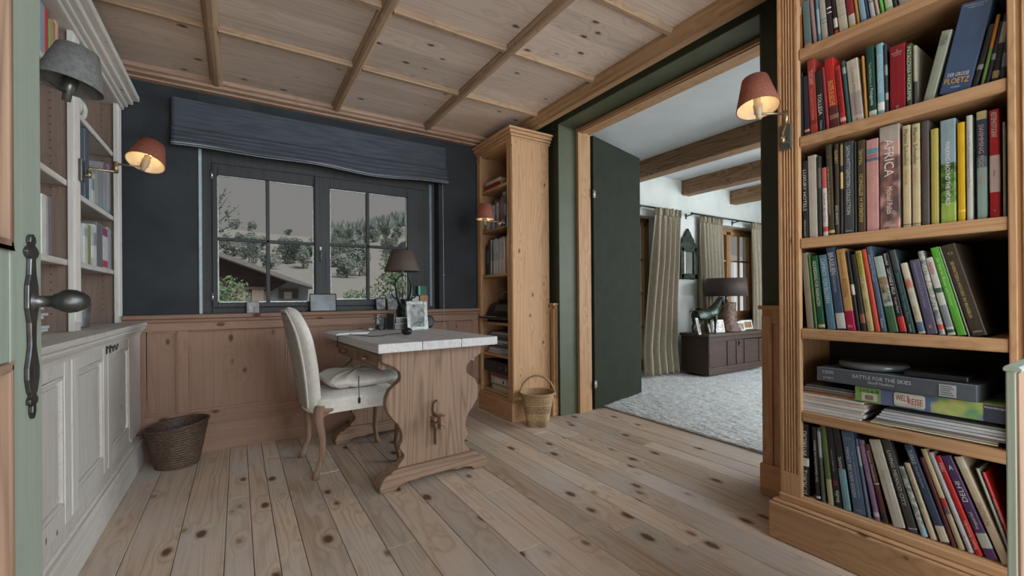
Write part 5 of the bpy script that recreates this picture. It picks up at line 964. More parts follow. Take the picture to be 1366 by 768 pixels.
# ================================================================ THINGS ON THE DESK AND THE SILL
DT = .7755
def pframe(name, label, loc, rz, w_, h_, bw, lean, fm, pm, t=.012, strut=True, cat='picture frame', group=None):
    root = thing(name, label, cat, loc, rz, group); R_ = Matrix.Rotation(-lean, 4, 'X')
    b = B(); b.m = R_
    b.box(-w_/2, -w_/2+bw, 0, t, 0, h_); b.box(w_/2-bw, w_/2, 0, t, 0, h_); b.box(-w_/2+bw, w_/2-bw, 0, t, 0, bw); b.box(-w_/2+bw, w_/2-bw, 0, t, h_-bw, h_); obj('frame', b, fm, root, False, min(.004, bw*.3))
    b = B(); b.m = R_; b.box(-w_/2+bw*.9, w_/2-bw*.9, t*.35, t*.8, bw*.9, h_-bw*.9); obj('picture', b, pm, root)
    if strut: b = B(); k = math.sin(lean)*h_; b.prism([(t*.8+h_*.55*math.sin(lean), h_*.55*math.cos(lean)), (t*.8+h_*.55*math.sin(lean)+.004, h_*.55*math.cos(lean)), (h_*.42+.006, .0), (h_*.42, .0)], 'X', -w_*.12, w_*.12); obj('strut', b, M['dark'], root)
    return root
bwp = two('black_white_photo', (.34, .34, .33), (.07, .075, .075), 22, .3, c3=(.20, .20, .20)); dkp = two('dark_photo', (.035, .04, .035), (.11, .11, .10), 14, .3); famp = two('family_photo', (.40, .28, .24), (.12, .10, .14), 40, .3, c3=(.5, .42, .38))
pframe('picture_frame', 'large silvered picture frame leaning back on the desk', (1.085, 2.98, DT), math.radians(-8), .150, .212, .026, .26, M['silver'], bwp)
b = B(); b.smooth = True; b.ball((0, 0, .022), .044, sc=(1.0, .66, .55), seg=24); 
for v in b.bm.verts: v.co.z = max(v.co.z, .0)
o = obj('computer_mouse', b, M['black']); o.location = (.880, 2.62, DT); o.rotation_euler = (0, 0, math.radians(-75)); tag(o, 'black corded mouse on the desk in front of the silvered frame', 'mouse')
b = B(); b.tube([(.885, 2.655, DT+.012), (.87, 2.72, DT+.004), (.80, 2.70, DT+.003), (.72, 2.60, DT+.003), (.66, 2.62, DT+.003), (.62, 2.75, DT+.003), (.585, 2.86, DT+.003), (.545, 2.90, DT+.003), (.530, 2.905, DT-.004), (.526, 2.90, DT-.08)], .0022, 6); tag(obj('cable', b, M['black']), 'thin black cable running across the desk top over its left edge', 'cable')
b = B(); b.box(0, .20, 0, .26, 0, .006); b.box(.015, .215, .01, .25, .0062, .010); o = obj('notebook', b, M['wpaper'], bevel=.001); o.location = (.600, 2.98, DT); o.rotation_euler = (0, 0, .12); tag(o, 'flat white papers at the far left of the desk', 'papers')
b = B(); b.tube([(.03, .03, .015), (.10, .10, .016), (.17, .19, .016)], .003); obj('pen', b, M['chrome'], o, False)
root = thing('desk_stand', 'small dark metal gadget stand with shiny feet on the desk', 'stand', (.835, 3.12, DT))
b = B()
for k in range(4): a = k*math.pi/2+.5; b.tube([(0, 0, .045), (.03*math.cos(a), .03*math.sin(a), .03), (.045*math.cos(a), .045*math.sin(a), .004)], .005)
obj('leg', b, M['chrome'], root)
b = B(); b.lathe([(.0001, .04), (.018, .04), (.020, .05), (.014, .075), (.03, .080), (.03, .085), (.014, .09), (.012, .105), (.028, .108), (.028, .112), (.0001, .114)], 20); obj('column', b, M['pewter'], root)
b = B(); b.tube([(-.06, -.02, .008), (-.10, -.05, .006)], .009); b.ball((-.105, -.053, .008), .012); tag(obj('metal_trinket', b, M['silver']), 'small shiny metal trinket lying on the desk', 'trinket').location = (.79, 3.10, DT)
for k, (x0, x1, y0, y1, z0_, z1_, l) in enumerate(((.955, 1.11, 3.10, 3.22, 0, .045, 'dark box with a pale lid edge, lower one at the back of the desk'), (.965, 1.11, 3.11, 3.21, .0465, .085, 'dark box stacked on the lower dark box on the desk'))):
    o = obj('small_box', B().box(x0, x1, y0, y1, DT+z0_, DT+z1_-.004), M['chrome'], bevel=.002); tag(o, l, 'box'); q = B(); q.box(x0-.001, x1+.001, y0-.001, y1+.001, DT+z1_-.006, DT+z1_); lab(obj('lid', q, cmat((.45, .47, .48)), o, True, .001), 'pale grey lid')
pframe('picture_frame', 'narrow upright black framed card with a silver edge on the desk', (.925, 3.13, DT), math.radians(-55), .075, .118, .004, .06, M['steel'], M['dark'])
o = obj('black_box', B().box(.86, .925, 3.19, 3.26, DT, DT+.085), M['black'], bevel=.003); tag(o, 'small upright black box behind the narrow card', 'box')
# clock with its back to the room
b = B(); b.m = Matrix.Translation((1.175, 3.03, DT+.052)) @ Matrix.Rotation(math.radians(-20), 4, 'Z') @ Matrix.Rotation(math.radians(80), 4, 'X'); b.lathe([(.0001, -.012), (.046, -.012), (.052, -.004), (.052, .010), (.040, .020), (.0001, .022)], 8, sy=1.); tag(obj('desk_clock', b, M['black'], bevel=.002), 'dark eight sided clock seen from behind, right of the silvered frame', 'clock')
# table lamp: antler horned dark figure with taupe shade
lp = thing('table_lamp', 'dark horned table lamp with a taupe shade at the back of the desk', 'lamp', (1.065, 3.265, DT))
b = B(); b.smooth = True; b.lathe([(.0001, 0), (.055, 0), (.058, .012), (.040, .022), (.030, .05), (.042, .085), (.048, .13), (.036, .17), (.020, .20), (.012, .215), (.0001, .22)], 24); obj('lamp_base', b, M['bronze'], lp)
b = B()
for s_ in (-1, 1):
    b.tube([(s_*.015, -.02, .15), (s_*.040, -.04, .20), (s_*.055, -.045, .27), (s_*.062, -.03, .33), (s_*.040, -.03, .385), (s_*.012+.02, -.04, .40)], [.016, .015, .012, .010, .007, .003])
    b.tube([(s_*.045, -.04, .22), (s_*.085, -.05, .235), (s_*.10, -.05, .26)], [.008, .006, .002])
obj('horn', b, M['bronze'], lp)
b = B(); b.tube([(0, 0, .2), (0, 0, .47)], .005); b.tube([(0, 0, .40), (0, 0, .455)], .012); obj('stem', b, M['chrome'], lp)
b = B(); b.m = Matrix.Translation((0, 0, .43)); b.smooth = True; b.lathe([(.130, 0), (.132, .002), (.081, .158), (.078, .158), (.076, .156), (.127, .002)], 48, close=True); sh = obj('lamp_shade', b, M['shaded'], lp)
b = B(); b.m = Matrix.Translation((0, 0, .43))
for k in range(3): b.tube([(0, 0, .035), (.126*math.cos(k*2.094), .126*math.sin(k*2.094), .008)], .0015, 5)
obj('spider', b, M['chrome'], sh)
# sill
SZ0 = .9065
def silly(px, py, Y=3.575): return bp(1, Y, px, py)
def sill_pic(p0, p1, ytop, l, pm, fm, lean=.12):
    a, c = silly(p0, 412), silly(p1, 412); h = silly((p0+p1)/2, ytop)[2]-SZ0
    return pframe('sill_picture', l, ((a[0]+c[0])/2, 3.562, SZ0), 0, c[0]-a[0], h, .006, lean, fm, pm, .008, False)
sill_pic(329, 345.5, 401.5, 'small square patterned picture alone on the window sill', bwp, M['chrome'])
sill_pic(413, 449, 391.5, 'wide dark picture on the window sill behind the chair', dkp, M['dark'])
sill_pic(501, 515, 397, 'small grey and black picture on the sill left of the lamp', bwp, M['dark'])
sill_pic(516.5, 531, 391.5, 'grey square picture on the sill beside the lamp horns', bwp, M['pewter'])
for p0, p1, y0, y1, c, l in ((549, 558, 415, 395, (.50, .55, .54), 'narrow white box standing at the right of the sill'), (559, 570, 415, 393.5, (.42, .20, .08), 'orange brown box on the right of the sill')):
    a, c2 = silly(p0, 405), silly(p1, 405); h = silly(p0, y1)[2]-SZ0; o = obj('small_box', B().box(a[0]+.001, c2[0]-.001, 3.556, 3.61, SZ0+.0005, SZ0+h), cmat(c), bevel=.002); tag(o, l, 'box')
    zt_ = SZ0+h
a, c2 = silly(552.5, 390), silly(568, 390); o = obj('small_box', B().box(a[0]+.03, c2[0], 3.552, 3.612, zt_+.001, zt_+.078), cmat((.03, .12, .085), .3), bevel=.002); tag(o, 'glossy green box stacked on top of the orange brown box', 'box')
b = B(); b.box(a[0]+.029, a[0]+.045, 3.5508, 3.5522, zt_+.002, zt_+.077); obj('box_stripe', b, cmat((.16, .50, .40)), o, True)
# ================================================================ LIVING ROOM
rr2 = np.random.RandomState(4); b = B(); nx, ny = 200, 150; hts = rr2.rand(nx, ny)
b.grid(lambda u, v: (2.80+6.1*u**1.5, -.6+4.30*v, .006+.012*hts[int(round(u*(nx-1))), int(round(v*(ny-1)))]*(1 if .004 < u else .2)), nx, ny); b.box(2.802, 8.9, -.6, 3.70, 0, .006)
tag(obj('rug', b, M['rug']), 'large pale grey shaggy rug covering the living room floor', 'rug')
CX0, CX1, CYa, CYb, CZ = 4.80, 6.02, 3.185, 3.565, .50
ct = thing('chest', 'dark carved wooden chest against the living room wall', 'chest', ((CX0+CX1)/2, 3.42, .036)); z0 = .038
b = B(); b.box(CX0+.012, CX1-.012, CYa+.012, CYb, z0, CZ); obj('body', b, M['chest'], ct, True)
b = B(); xs = [CX0, CX0+.09, CX0+.09+.33, CX0+.55, CX0+.67, CX1-.42+.33, CX1]
for x0, x1 in ((CX0, CX0+.10), (CX0+.40, CX0+.47), (CX0+.60, CX0+.70), (CX1-.30-.14, CX1-.30-.07) , (CX1-.09, CX1)): b.box(x0, x1, CYa, CYa+.02, z0+.085, CZ-.065)
b.box(CX0, CX1, CYa, CYa+.02, CZ-.065, CZ); b.box(CX0, CX1, CYa-.006, CYa+.02, z0, z0+.085); obj('front_frame', b, M['chest'], ct, True, .006)
b = B(); b.box(CX0, CX0+.02, CYa, CYb, z0, CZ); obj('side_panel', b, M['chest'], ct, True, .004)
b = B(); b.box(CX0-.025, CX1+.02, CYa-.028, CYb+.01, CZ, CZ+.036); obj('lid', b, M['chest'], ct, True, .006)
b = B(); b.box(CX0+.635, CX0+.665, CYa-.008, CYa, .36, .44); b.tube([(CX0+.65, CYa-.008, .40), (CX0+.65, CYa-.028, .40)], .007); obj('lock', b, M['iron'], ct, True)
CT = CZ+.0365
# horse figure
hs = thing('horse_figure', 'dark green bronze horse figure standing on the left of the chest', 'figurine', (4.95, 3.36, CT))
def skin(name, pts, edges, rad, mat, parent, sub=2):
    me = bpy.data.meshes.new(name); me.from_pydata(pts, edges, []); o = bpy.data.objects.new(name, me); COL.objects.link(o); o.parent = parent; me.materials.append(mat)
    md = o.modifiers.new('skin', 'SKIN'); md.use_smooth_shade = True
    for i, v in enumerate(me.skin_vertices[0].data): v.radius = rad[i] if isinstance(rad[i], tuple) else (rad[i], rad[i]); v.use_root = (i == 0)
    md = o.modifiers.new('sub', 'SUBSURF'); md.levels = sub; md.render_levels = sub; return o
H = [(0, 0, .235), (.10, 0, .232), (.185, 0, .25), (-.085, 0, .24),            # 0 barrel 1 girth 2 chest 3 croup
     (.235, 0, .33), (.275, 0, .395), (.30, 0, .425),                          # 4 neck 5 poll 6 head top
     (.335, 0, .375), (.352, 0, .335),                                         # 7 face 8 muzzle
     (-.095, .045, .17), (-.075, .05, .125), (-.105, .052, .075), (-.095, .052, .012), (-.08, .052, .002),
     (-.10, -.045, .17), (-.085, -.05, .125), (-.125, -.052, .075), (-.115, -.052, .012), (-.10, -.052, .002),
     (.165, .045, .17), (.17, .048, .10), (.165, .048, .015), (.18, .048, .002), (.155, -.045, .17), (.15, -.048, .10), (.145, -.048, .015), (.16, -.048, .002), (-.118, 0, .232)]
E_ = [(0, 1), (1, 2), (0, 3), (2, 4), (4, 5), (5, 6), (6, 7), (7, 8), (3, 9), (9, 10), (10, 11), (11, 12), (12, 13), (3, 14), (14, 15), (15, 16), (16, 17), (17, 18), (2, 19), (19, 20), (20, 21), (21, 22), (2, 23), (23, 24), (24, 25), (25, 26), (3, 27)]
Rr = [.066, .066, .066, .066, .050, .032, .030, .026, .020, .032, .020, .013, .012, .015, .032, .020, .013, .012, .015, .026, .014, .011, .015, .026, .014, .011, .015, .048]
skin('body', H, E_, Rr, M['bronze'], hs)
b = B(); b.tube([(-.145, 0, .262), (-.175, 0, .275), (-.195, 0, .262), (-.205, 0, .25)], [.014, .012, .010, .005]); obj('tail', b, M['bronze'], hs)
b = B(); b.prism([(.175, .31), (.215, .375), (.262, .432), (.292, .452), (.305, .438), (.268, .405), (.225, .335), (.19, .29)], 'Y', -.010, .010); obj('mane', b, M['bronze'], hs, False, .004)
b = B(); [b.tube([(.29, s_*.014, .445), (.292, s_*.018, .475)], [.009, .001], 6) for s_ in (-1, 1)]; obj('ear', b, M['bronze'], hs)
hs.scale = (1.08, 1.08, 1.04); hs.rotation_euler = (0, 0, math.radians(-8))
# big lamp on the chest
tl = thing('table_lamp', 'large table lamp with drum shade and carved brown base on the chest', 'lamp', (5.44, 3.345, CT))
cwd = two('carved_brown_wood', (.16, .085, .055), (.05, .025, .016), 26, .6, (1, 1, 1), bmp=.8)
b = B(); b.smooth = True; b.lathe([(.0001, 0), (.17, 0), (.175, .02), (.15, .05), (.13, .11), (.115, .20), (.112, .32), (.118, .345), (.118, .37), (.10, .38), (.0001, .385)], 32); obj('lamp_base', b, cwd, tl)
b = B(); b.tube([(0, 0, .38), (0, 0, .50)], .018); obj('stem', b, M['chrome'], tl)
b = B(); b.m = Matrix.Translation((0, 0, .458)); b.smooth = True; b.lathe([(.258, 0), (.240, .235), (.236, .235), (.254, 0)], 56, close=True); obj('lamp_shade', b, plain('dark_brown_shade', (.045, .024, .018), .7, var=.1, nscale=50), tl)
# vase / candle and photo frames
b = B(); b.smooth = True; b.lathe([(.0001, 0), (.062, 0), (.066, .02), (.064, .20), (.050, .225), (.030, .235), (.0001, .24)], 24); o = obj('jar', b, cmat((.30, .31, .22), .35)); o.location = (5.90, 3.56, CT+.0); tag(o, 'pale olive jar with a red ball on top at the right of the chest', 'jar'); b = B(); b.ball((0, 0, .262), .036); obj('lid', b, cmat((.40, .02, .03), .3), o)
def chest_frame(p0, p1, yb, yt, rz, l, fm=None, pm=None, Y=3.30, lean=.2, bw=.02, w_=None):
    a, c = bp(1, Y, p0, yb), bp(1, Y, p1, yb); h = bp(1, Y, (p0+p1)/2, yt)[2]-CT
    pframe('photo_frame', l, ((a[0]+c[0])/2, Y, CT+.001), rz, w_ or (c[0]-a[0])/max(.3, math.cos(rz)), max(.08, h), bw, lean, fm or M['creamp'], pm or famp, .012, True)
chest_frame(953, 965, 444, 426.5, math.radians(-15), 'upright pale green photo frame in the middle of the chest', Y=3.28)
chest_frame(978, 993.5, 440, 429, math.radians(-5), 'wide cream photo frame at the right of the chest front', Y=3.27)
chest_frame(991.5, 1004, 438, 427, math.radians(-5), 'cream photo frame with an orange picture, last at the right', Y=3.36, pm=two('orange_photo', (.40, .20, .10), (.12, .07, .05), 40, .3))
chest_frame(973, 984, 436, 421.5, math.radians(-5), 'small brown photo frame behind the wide cream one', M['pewter'], Y=3.47)
chest_frame(931, 938, 447, 424, math.radians(24), 'thin pale photo frame turned sideways beside the horse legs', Y=3.24, w_=.13, bw=.016)
chest_frame(944.5, 952, 446, 431, math.radians(18), 'dark photo frame turned sideways next to the upright green one', M['dark'], Y=3.24, w_=.12, bw=.014)
b = B(); b.smooth = True; b.ball((0, 0, .05), .05, sc=(1, .8, 1)); b.ball((.02, 0, .11), .028); o = obj('small_sculpture', b, cwd); o.location = (5.20, 3.36, CT); tag(o, 'small brown rounded sculpture between the horse and the lamp', 'sculpture')
b = B(); b.tube([(0, 0, 0), (0, 0, .10)], [.03, .012]); b.ball((0, 0, .12), .024); o = obj('small_sculpture', b, M['black']); o.location = (5.66, 3.33, CT); tag(o, 'small black figure between the green frame and the wide cream frame', 'sculpture')
# mirror
mr = thing('mirror', 'dark carved wall mirror with pointed top between the two windows', 'mirror', (5.175, 3.73, 1.23))
b = B(); x0, x1, z0_, z1_ = 5.005, 5.345, 1.235, 1.66; Yp = 3.735; bw = .062
b.box(x0, x0+bw, 3.70, 3.748, z0_, z1_); b.box(x1-bw, x1, 3.70, 3.748, z0_, z1_); b.box(x0, x1, 3.70, 3.748, z0_, z0_+.07); b.box(x0, x1, 3.70, 3.748, z1_-.06, z1_); obj('frame', b, M['bronze'], mr, True, .008)
b = B(); cxm = 5.175; b.prism([(cxm-.165, z1_), (cxm-.165, z1_+.05), (cxm-.13, z1_+.075), (cxm-.115, z1_+.12), (cxm-.07, z1_+.16), (cxm-.04, z1_+.215), (cxm-.02, z1_+.225), (cxm, z1_+.26), (cxm+.02, z1_+.225), (cxm+.04, z1_+.215), (cxm+.07, z1_+.16), (cxm+.115, z1_+.12), (cxm+.13, z1_+.075), (cxm+.165, z1_+.05), (cxm+.165, z1_)], 'Y', 3.71, 3.745); obj('crest', b, M['bronze'], mr, True, .006)
b = B(); b.box(x0+bw, x1-bw, 3.722, 3.728, z0_+.07, z1_-.06); obj('mirror_glass', b, M['mirror'], mr, True)
b = B(); b.box(x0+bw, x0+bw+.035, 3.708, 3.722, z0_+.07, z1_-.06); lab(obj('side_mirror', b, cmat((.55, .45, .42), .2), mr, True), 'pale side strip of the mirror')
# curtains and rods
def curtain(label, x0t, x1t, x0b, x1b, zt, n, Y=3.60, drift=0., seedp=0):
    root = thing('curtain', label, 'curtain', ((x0b+x1b)/2, Y, .03), 0, 'linen curtains in the living room')
    def f(u, v):
        z = zt-(zt-.045)*v; k = v**1.0; mid = math.sin(min(1, v/.9)*math.pi)
        xl = x0t+(x0b-x0t)*k; xr = x1t+(x1b-x1t)*k; x = xl+(xr-xl)*u+.012*math.sin(v*5+seedp+u*3)
        amp = (.016+.027*min(1, v*3))*(1+.3*math.sin(3*u+seedp)); ph = 2*math.pi*n*u+.5*math.sin(v*4+seedp)
        y = Y+amp*math.sin(ph)+(.012*math.sin(ph*3.1)*(1 if v < .05 else .25))-drift*max(0, v-.85)*3
        if v < .045: x += .008*math.sin(u*90); y += .01*math.sin(u*120)
        return (x, y, z)
    b = B(); b.grid(f, 150, 60); obj('fabric', b, M['curtain'], root, True, thick=.003)
    b = B(); b.grid(lambda u, v: (f(u, .05*v)[0], f(u, .05*v)[1]-.005, f(u, .05*v)[2]), 150, 5); obj('heading_tape', b, M['curtain'], root, True, thick=.004)
    return root
k_ = 3.60/3.75
curtain('beige linen curtain left of the wall mirror, spreading on the floor', 4.38, 4.86, 4.12, 4.70, 2.105, 5, 3.60, .10)
curtain('beige linen curtain right of the wall mirror, behind the chest lamp', 5.37, 5.88, 5.40, 5.86, 2.105, 6, 3.665, 0, 2)
curtain('pale linen curtain at the right edge of the far window', 6.56, 7.25, 6.62, 7.2, 2.105, 7, 3.62, 0, 4)
for x0, x1, l in ((3.45, 4.86, 'black curtain rod above the left far window'), (5.12, 7.4, 'black curtain rod above the right far window')):
    root = thing('curtain_rod', l, 'curtain rod', ((x0+x1)/2, 3.62, 2.10)); b = B(); b.tube([(x0, 3.62, 2.10), (x1, 3.62, 2.10)], .012); b.ball((x1, 3.62, 2.10), .018); b.ball((x0, 3.62, 2.10), .018); obj('rod', b, M['black'], root, True)
    for xx in (x0+.05, (x0+x1)/2, x1-.05): b = B(); b.tube([(xx, 3.62, 2.10), (xx, 3.75, 2.085)], .008); b.box(xx-.012, xx+.012, 3.742, 3.75, 2.05, 2.12); obj('bracket', b, M['black'], root, True)
# ================================================================ OUTSIDE
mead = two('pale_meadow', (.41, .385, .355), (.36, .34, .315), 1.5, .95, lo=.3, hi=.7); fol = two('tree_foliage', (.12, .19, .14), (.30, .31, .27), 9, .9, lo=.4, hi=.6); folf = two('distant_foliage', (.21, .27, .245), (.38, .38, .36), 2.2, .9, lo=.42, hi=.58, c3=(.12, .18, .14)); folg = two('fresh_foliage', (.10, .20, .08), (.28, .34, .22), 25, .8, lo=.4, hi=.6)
bark = plain('bark', (.10, .08, .065), .9, var=.3)
def hill(x, y):
    """height of the land: a meadow dipping, then a wooded slope rising to the right"""
    r = min(1, max(0, (x/max(y, 1)-.12)/.24)); r = r*r*(3-2*r)
    zz = np.interp(y, [4, 10, 20, 60, 140, 190], [-1.5, -1.0, .7, 4.6, 19.5+5.5*r, 21+9*r])
    return float(zz)+.25*math.sin(x*.21+y*.07)+(y/140)*math.sin(x*.09+2)*.8
b = B(); b.grid(lambda u, v: (-70+270*u, 4.6+180*v**1.7, hill(-70+270*u, 4.6+180*v**1.7)), 90, 70); o = obj('ground', b, mead); struct(o, 'pale meadow and hillside outside the window', 'ground')
rt = random.Random(31)
def crown_mesh(name, n, rx, rz_, leaf, mat, parent, seed, zc=0.):
    r_ = random.Random(seed); b = B(); lobes = [(r_.uniform(-.5, .5)*rx, r_.uniform(-.5, .5)*rx, r_.uniform(-.55, .6)*rz_, r_.uniform(.35, .6)) for _ in range(9)]
    for i in range(n):
        lx, ly, lz_, ls = lobes[i % 9]; d = Vector((r_.gauss(0, 1), r_.gauss(0, 1), r_.gauss(0, 1))).normalized(); q = r_.uniform(.7, 1.05)
        p = Vector((lx+d.x*rx*ls*q, ly+d.y*rx*ls*q, zc+lz_+d.z*rz_*ls*q)); t1 = Vector((r_.gauss(0, 1), r_.gauss(0, 1), r_.gauss(0, 1))).normalized(); t2 = t1.orthogonal().normalized(); s_ = leaf*r_.uniform(.6, 1.3)
        b._mk([tuple(p+t1*s_), tuple(p+t2*s_*.6), tuple(p-t1*s_), tuple(p-t2*s_*.6)], [(0, 1, 2, 3)], r_.random())
    o = obj(name, b, mat, parent, False) if parent else obj(name, b, mat); return o
def tree(kind, mat, n, rx, rz_, leaf, th, seed):
    root = thing('tree', 'tree', 'tree', (0, 0, 0)); crown_mesh('crown', n, rx, rz_, leaf, mat, root, seed, th+rz_*.75).location = (0, 0, 0)
    b = B(); b.tube([(0, 0, -.3), (.03, 0, th*.6), (0, .02, th+rz_*.6)], [.09*rx, .07*rx, .03*rx], 7); obj('trunk', b, bark, root); return root
def place(px, py_base, Y):
    p = bp(1, Y, px, py_base); return p[0]
for ob_kind in (0,):
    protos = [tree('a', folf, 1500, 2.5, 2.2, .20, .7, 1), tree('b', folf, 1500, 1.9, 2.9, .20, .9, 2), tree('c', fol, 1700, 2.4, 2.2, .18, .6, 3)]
spots = []
for i in range(64):
    Y = rt.uniform(62, 135); px = rt.uniform(432, 552); spots.append((bp(1, Y, px, 300)[0], Y))
for i in range(34):
    Y = rt.uniform(60, 92); px = rt.uniform(360, 432) if i % 2 else rt.uniform(290, 400); spots.append((bp(1, Y, px, 300)[0], Y))
for i in range(9): Y = rt.uniform(46, 54); spots.append((bp(1, Y, rt.uniform(452, 492), 300)[0], Y))
for px in (315, 321, 328, 336, 343, 350, 384, 390): spots.append((bp(1, 138, px, 300)[0], 138))
keep = []
for q in spots:
    if all(math.hypot(q[0]-k_[0], q[1]-k_[1]) > 3.0 for k_ in keep): keep.append(q)
spots = keep; used = set()
for i, (x, Y) in enumerate(sorted(spots, key=lambda q: q[1])):
    k = i % 3 if Y < 90 else i % 2; z = hill(x, Y)
    l = ['grey green round tree on the distant hillside', 'tall grey green tree on the distant hillside', 'darker round tree on the wooded hillside'][k]; g_ = ['round grey green hillside trees', 'tall hillside trees', 'darker hillside trees'][k]
    if k not in used: t = protos[k]; used.add(k); t.location = (x, Y, z-.3); t['label'] = l; t['group'] = g_
    else: t = dup(protos[k], (x, Y, z-.3), rt.uniform(0, 6), l, g_)
    s_ = rt.uniform(.42, .8); t.scale = (s_, s_, s_)
# forest on the far ridge
b = B(); rf = random.Random(5)
for i in range(1500):
    y = rf.uniform(142, 186); x = y*rf.uniform(.16, .46); z = hill(x, y); h = rf.uniform(3, 6); r_ = h*.22; n = 5; vs = [(x+r_*math.cos(2*math.pi*k/n), y+r_*math.sin(2*math.pi*k/n), z) for k in range(n)]+[(x, y, z+h)]
    b._mk(vs, [(k, (k+1) % n, n) for k in range(n)], rf.random())
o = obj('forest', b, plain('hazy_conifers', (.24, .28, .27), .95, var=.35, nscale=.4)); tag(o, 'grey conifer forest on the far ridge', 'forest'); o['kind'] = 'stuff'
# neighbouring house
hb = thing('house', 'neighbouring chalet with dark timber gable and white lower wall outside the window', 'house', (1.6, 13.5, hill(1.6, 13.5))); HY = 13.0
def hp_(px, py, Y=HY): q = bp(1, Y, px, py); return (q[0], q[2])
a0, a1, a2 = hp_(262, 326), hp_(385, 372), hp_(417, 384.5)
b = B(); b.prism([hp_(262, 327), hp_(385, 371), hp_(417.5, 383), hp_(417.5, 385), hp_(384, 376), hp_(262, 333)], 'Y', HY-.55, HY+7); lab(obj('roof', b, plain('weathered_roof', (.28, .26, .25), .8, var=.2), hb, True), 'weathered grey roof')
b = B(); b.prism([hp_(262, 333), hp_(384, 376), hp_(362, 388), hp_(262, 388)], 'Y', HY, HY+6.8); obj('timber_wall', b, wood('dark_timber', (.075, .055, .050), (.045, .03, .028), 'X', 0), hb, True)
b = B(); b.prism([hp_(361, 372), hp_(384, 376), hp_(412, 384), hp_(410, 420), hp_(361, 420)], 'Y', HY+.1, HY+6.6); obj('white_wall', b, cmat((.33, .35, .38)), hb, True)
b = B(); b.prism([hp_(262, 388), hp_(361, 388), hp_(361, 425), hp_(262, 425)], 'Y', HY+.05, HY+6.7); obj('lower_wall', b, cmat((.30, .27, .25)), hb, True)
for p0, p1, q0, q1 in ((308, 331, 385, 412), (336, 352, 385, 410)):
    A, C2 = hp_(p0, q0), hp_(p1, q1); b = B(); b.box(A[0], C2[0], HY-.02, HY+.06, C2[1], A[1]); d = obj('door', b, wood('pale_door', (.40, .33, .28), (.33, .27, .23), 'Z', 0), hb, True)
    b = B(); b.box(A[0]-.04, C2[0]+.04, HY-.05, HY-.02, A[1]-.02, A[1]+.05); obj('lintel', b, cmat((.20, .13, .11)), d, True)
A, C2 = hp_(372, 385), hp_(398, 398); b = B(); b.box(A[0], C2[0], HY-.0, HY+.11, C2[1], A[1]); d = obj('window', b, cmat((.09, .06, .05)), hb, True); b = B(); b.box(A[0]+.12, C2[0]-.16, HY-.02, HY, C2[1]+.0, A[1]-.08); obj('pane', b, cmat((.4, .4, .42)), d, True)
# near greenery at the window
def leafy(name, label, cx, cy, cz, n, rx, rz_, leaf, mat, seed, cat='shrub'):
    root = thing(name, label, cat, (cx, cy, cz)); crown_mesh('foliage', n, rx, rz_, leaf, mat, root, seed, rz_*.8)
    b = B(); b.tube([(0, 0, -.9), (.02, 0, .2), (0, .02, rz_*.9)], [.03, .02, .01], 6); obj('stem', b, bark, root)
p = bp(1, 6.4, 303, 405); leafy('climbing_shrub', 'leafy green shrub at the lower left of the window', p[0]-.05, 6.4, p[2]-.35, 420, .34, .45, .035, folg, 4)
p = bp(1, 7.2, 528, 400); leafy('climbing_shrub', 'tall light green shrub at the lower right of the window', p[0]+.05, 7.2, p[2]-.25, 800, .36, .62, .035, folg, 6)
p = bp(1, 9.5, 478, 402); leafy('round_shrub', 'round dark green bush in the lower middle of the right casement', p[0], 9.5, p[2]-.35, 900, .42, .42, .035, folg, 7)
p = bp(1, 9.5, 449, 402); leafy('round_shrub', 'small green bush behind the dark sill picture', p[0]-.25, 9.9, p[2]-.4, 400, .26, .32, .035, folg, 8)
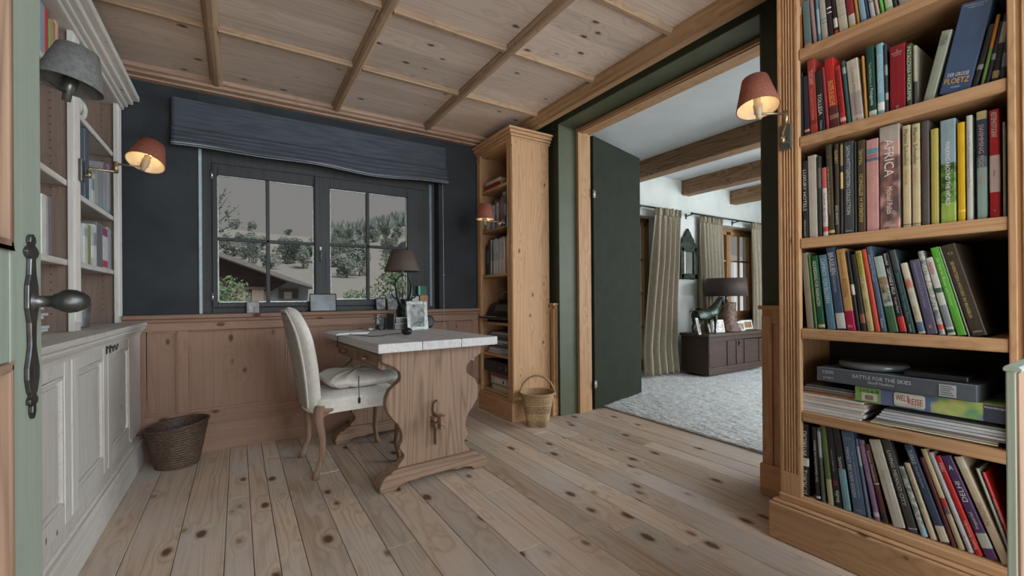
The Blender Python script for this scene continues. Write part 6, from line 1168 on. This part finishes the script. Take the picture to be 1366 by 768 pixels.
rb_ = random.Random(9); root = thing('tree_branch', 'thin leafy branch hanging into the upper left of the window', 'branch', tuple(bp(1, 7.0, 286, 300)))
b = B(); A = Vector(bp(1, 7.0, 262, 330)); tips = [bp(1, 7.0, *q) for q in ((330, 318), (318, 275), (324, 296), (305, 262), (300, 305), (312, 330), (302, 250))]
for t in tips: t = Vector(t); b.tube([A, A.lerp(t, .4)+Vector((0, 0, .06)), A.lerp(t, .75)+Vector((0, .03, .03)), t], [.012, .008, .005, .002], 5)
obj('twig', b, bark, root, True); b = B()
for t in tips:
    for k in range(34):
        q = rb_.uniform(.35, 1); p = A.lerp(Vector(t), q)+Vector((rb_.gauss(0, .05), rb_.gauss(0, .05), rb_.gauss(0, .05)+.03)); t1 = Vector((rb_.gauss(0, 1), rb_.gauss(0, 1), rb_.gauss(0, 1))).normalized(); t2 = t1.orthogonal().normalized(); s_ = rb_.uniform(.018, .04); b._mk([tuple(p+t1*s_), tuple(p+t2*s_*.55), tuple(p-t1*s_), tuple(p-t2*s_*.55)], [(0, 1, 2, 3)])
obj('leaves', b, fol, root, True)['kind'] = 'stuff'
# outside the living room: a weathered plank fence and a bush
fe = thing('plank_fence', 'weathered grey plank fence outside the living room windows', 'fence', (13, 9.2, -.3)); rfz = random.Random(2)
for side, m_ in ((0, 'fence'),):
    b = B(); x = 6
    while x < 20: w_ = rfz.uniform(.12, .2); b.box(x, x+w_-.012, 9.2, 9.225, -.6, 2.3+rfz.uniform(-.02, .02)) ; x += w_
    obj('plank_panel', b, wood('weathered_planks', (.92, .95, .98), (.76, .80, .84), 'Z', 0, var=.25), fe, True)
    b = B(); b.box(6, 20, 9.225, 9.27, .3, .38); b.box(6, 20, 9.225, 9.27, 1.4, 1.48); obj('rail', b, wood('rail_wood', (.35, .33, .3), (.22, .2, .18), 'X', 0), fe, True)
leafy('garden_bush', 'bright green bush above the fence outside the far window', 16.0, 10.6, 1.6, 900, .8, .9, .06, folg, 12)
leafy('garden_bush', 'green bush above the fence outside the left far window', 11.5, 10.8, 1.6, 900, .8, .9, .06, folg, 13)
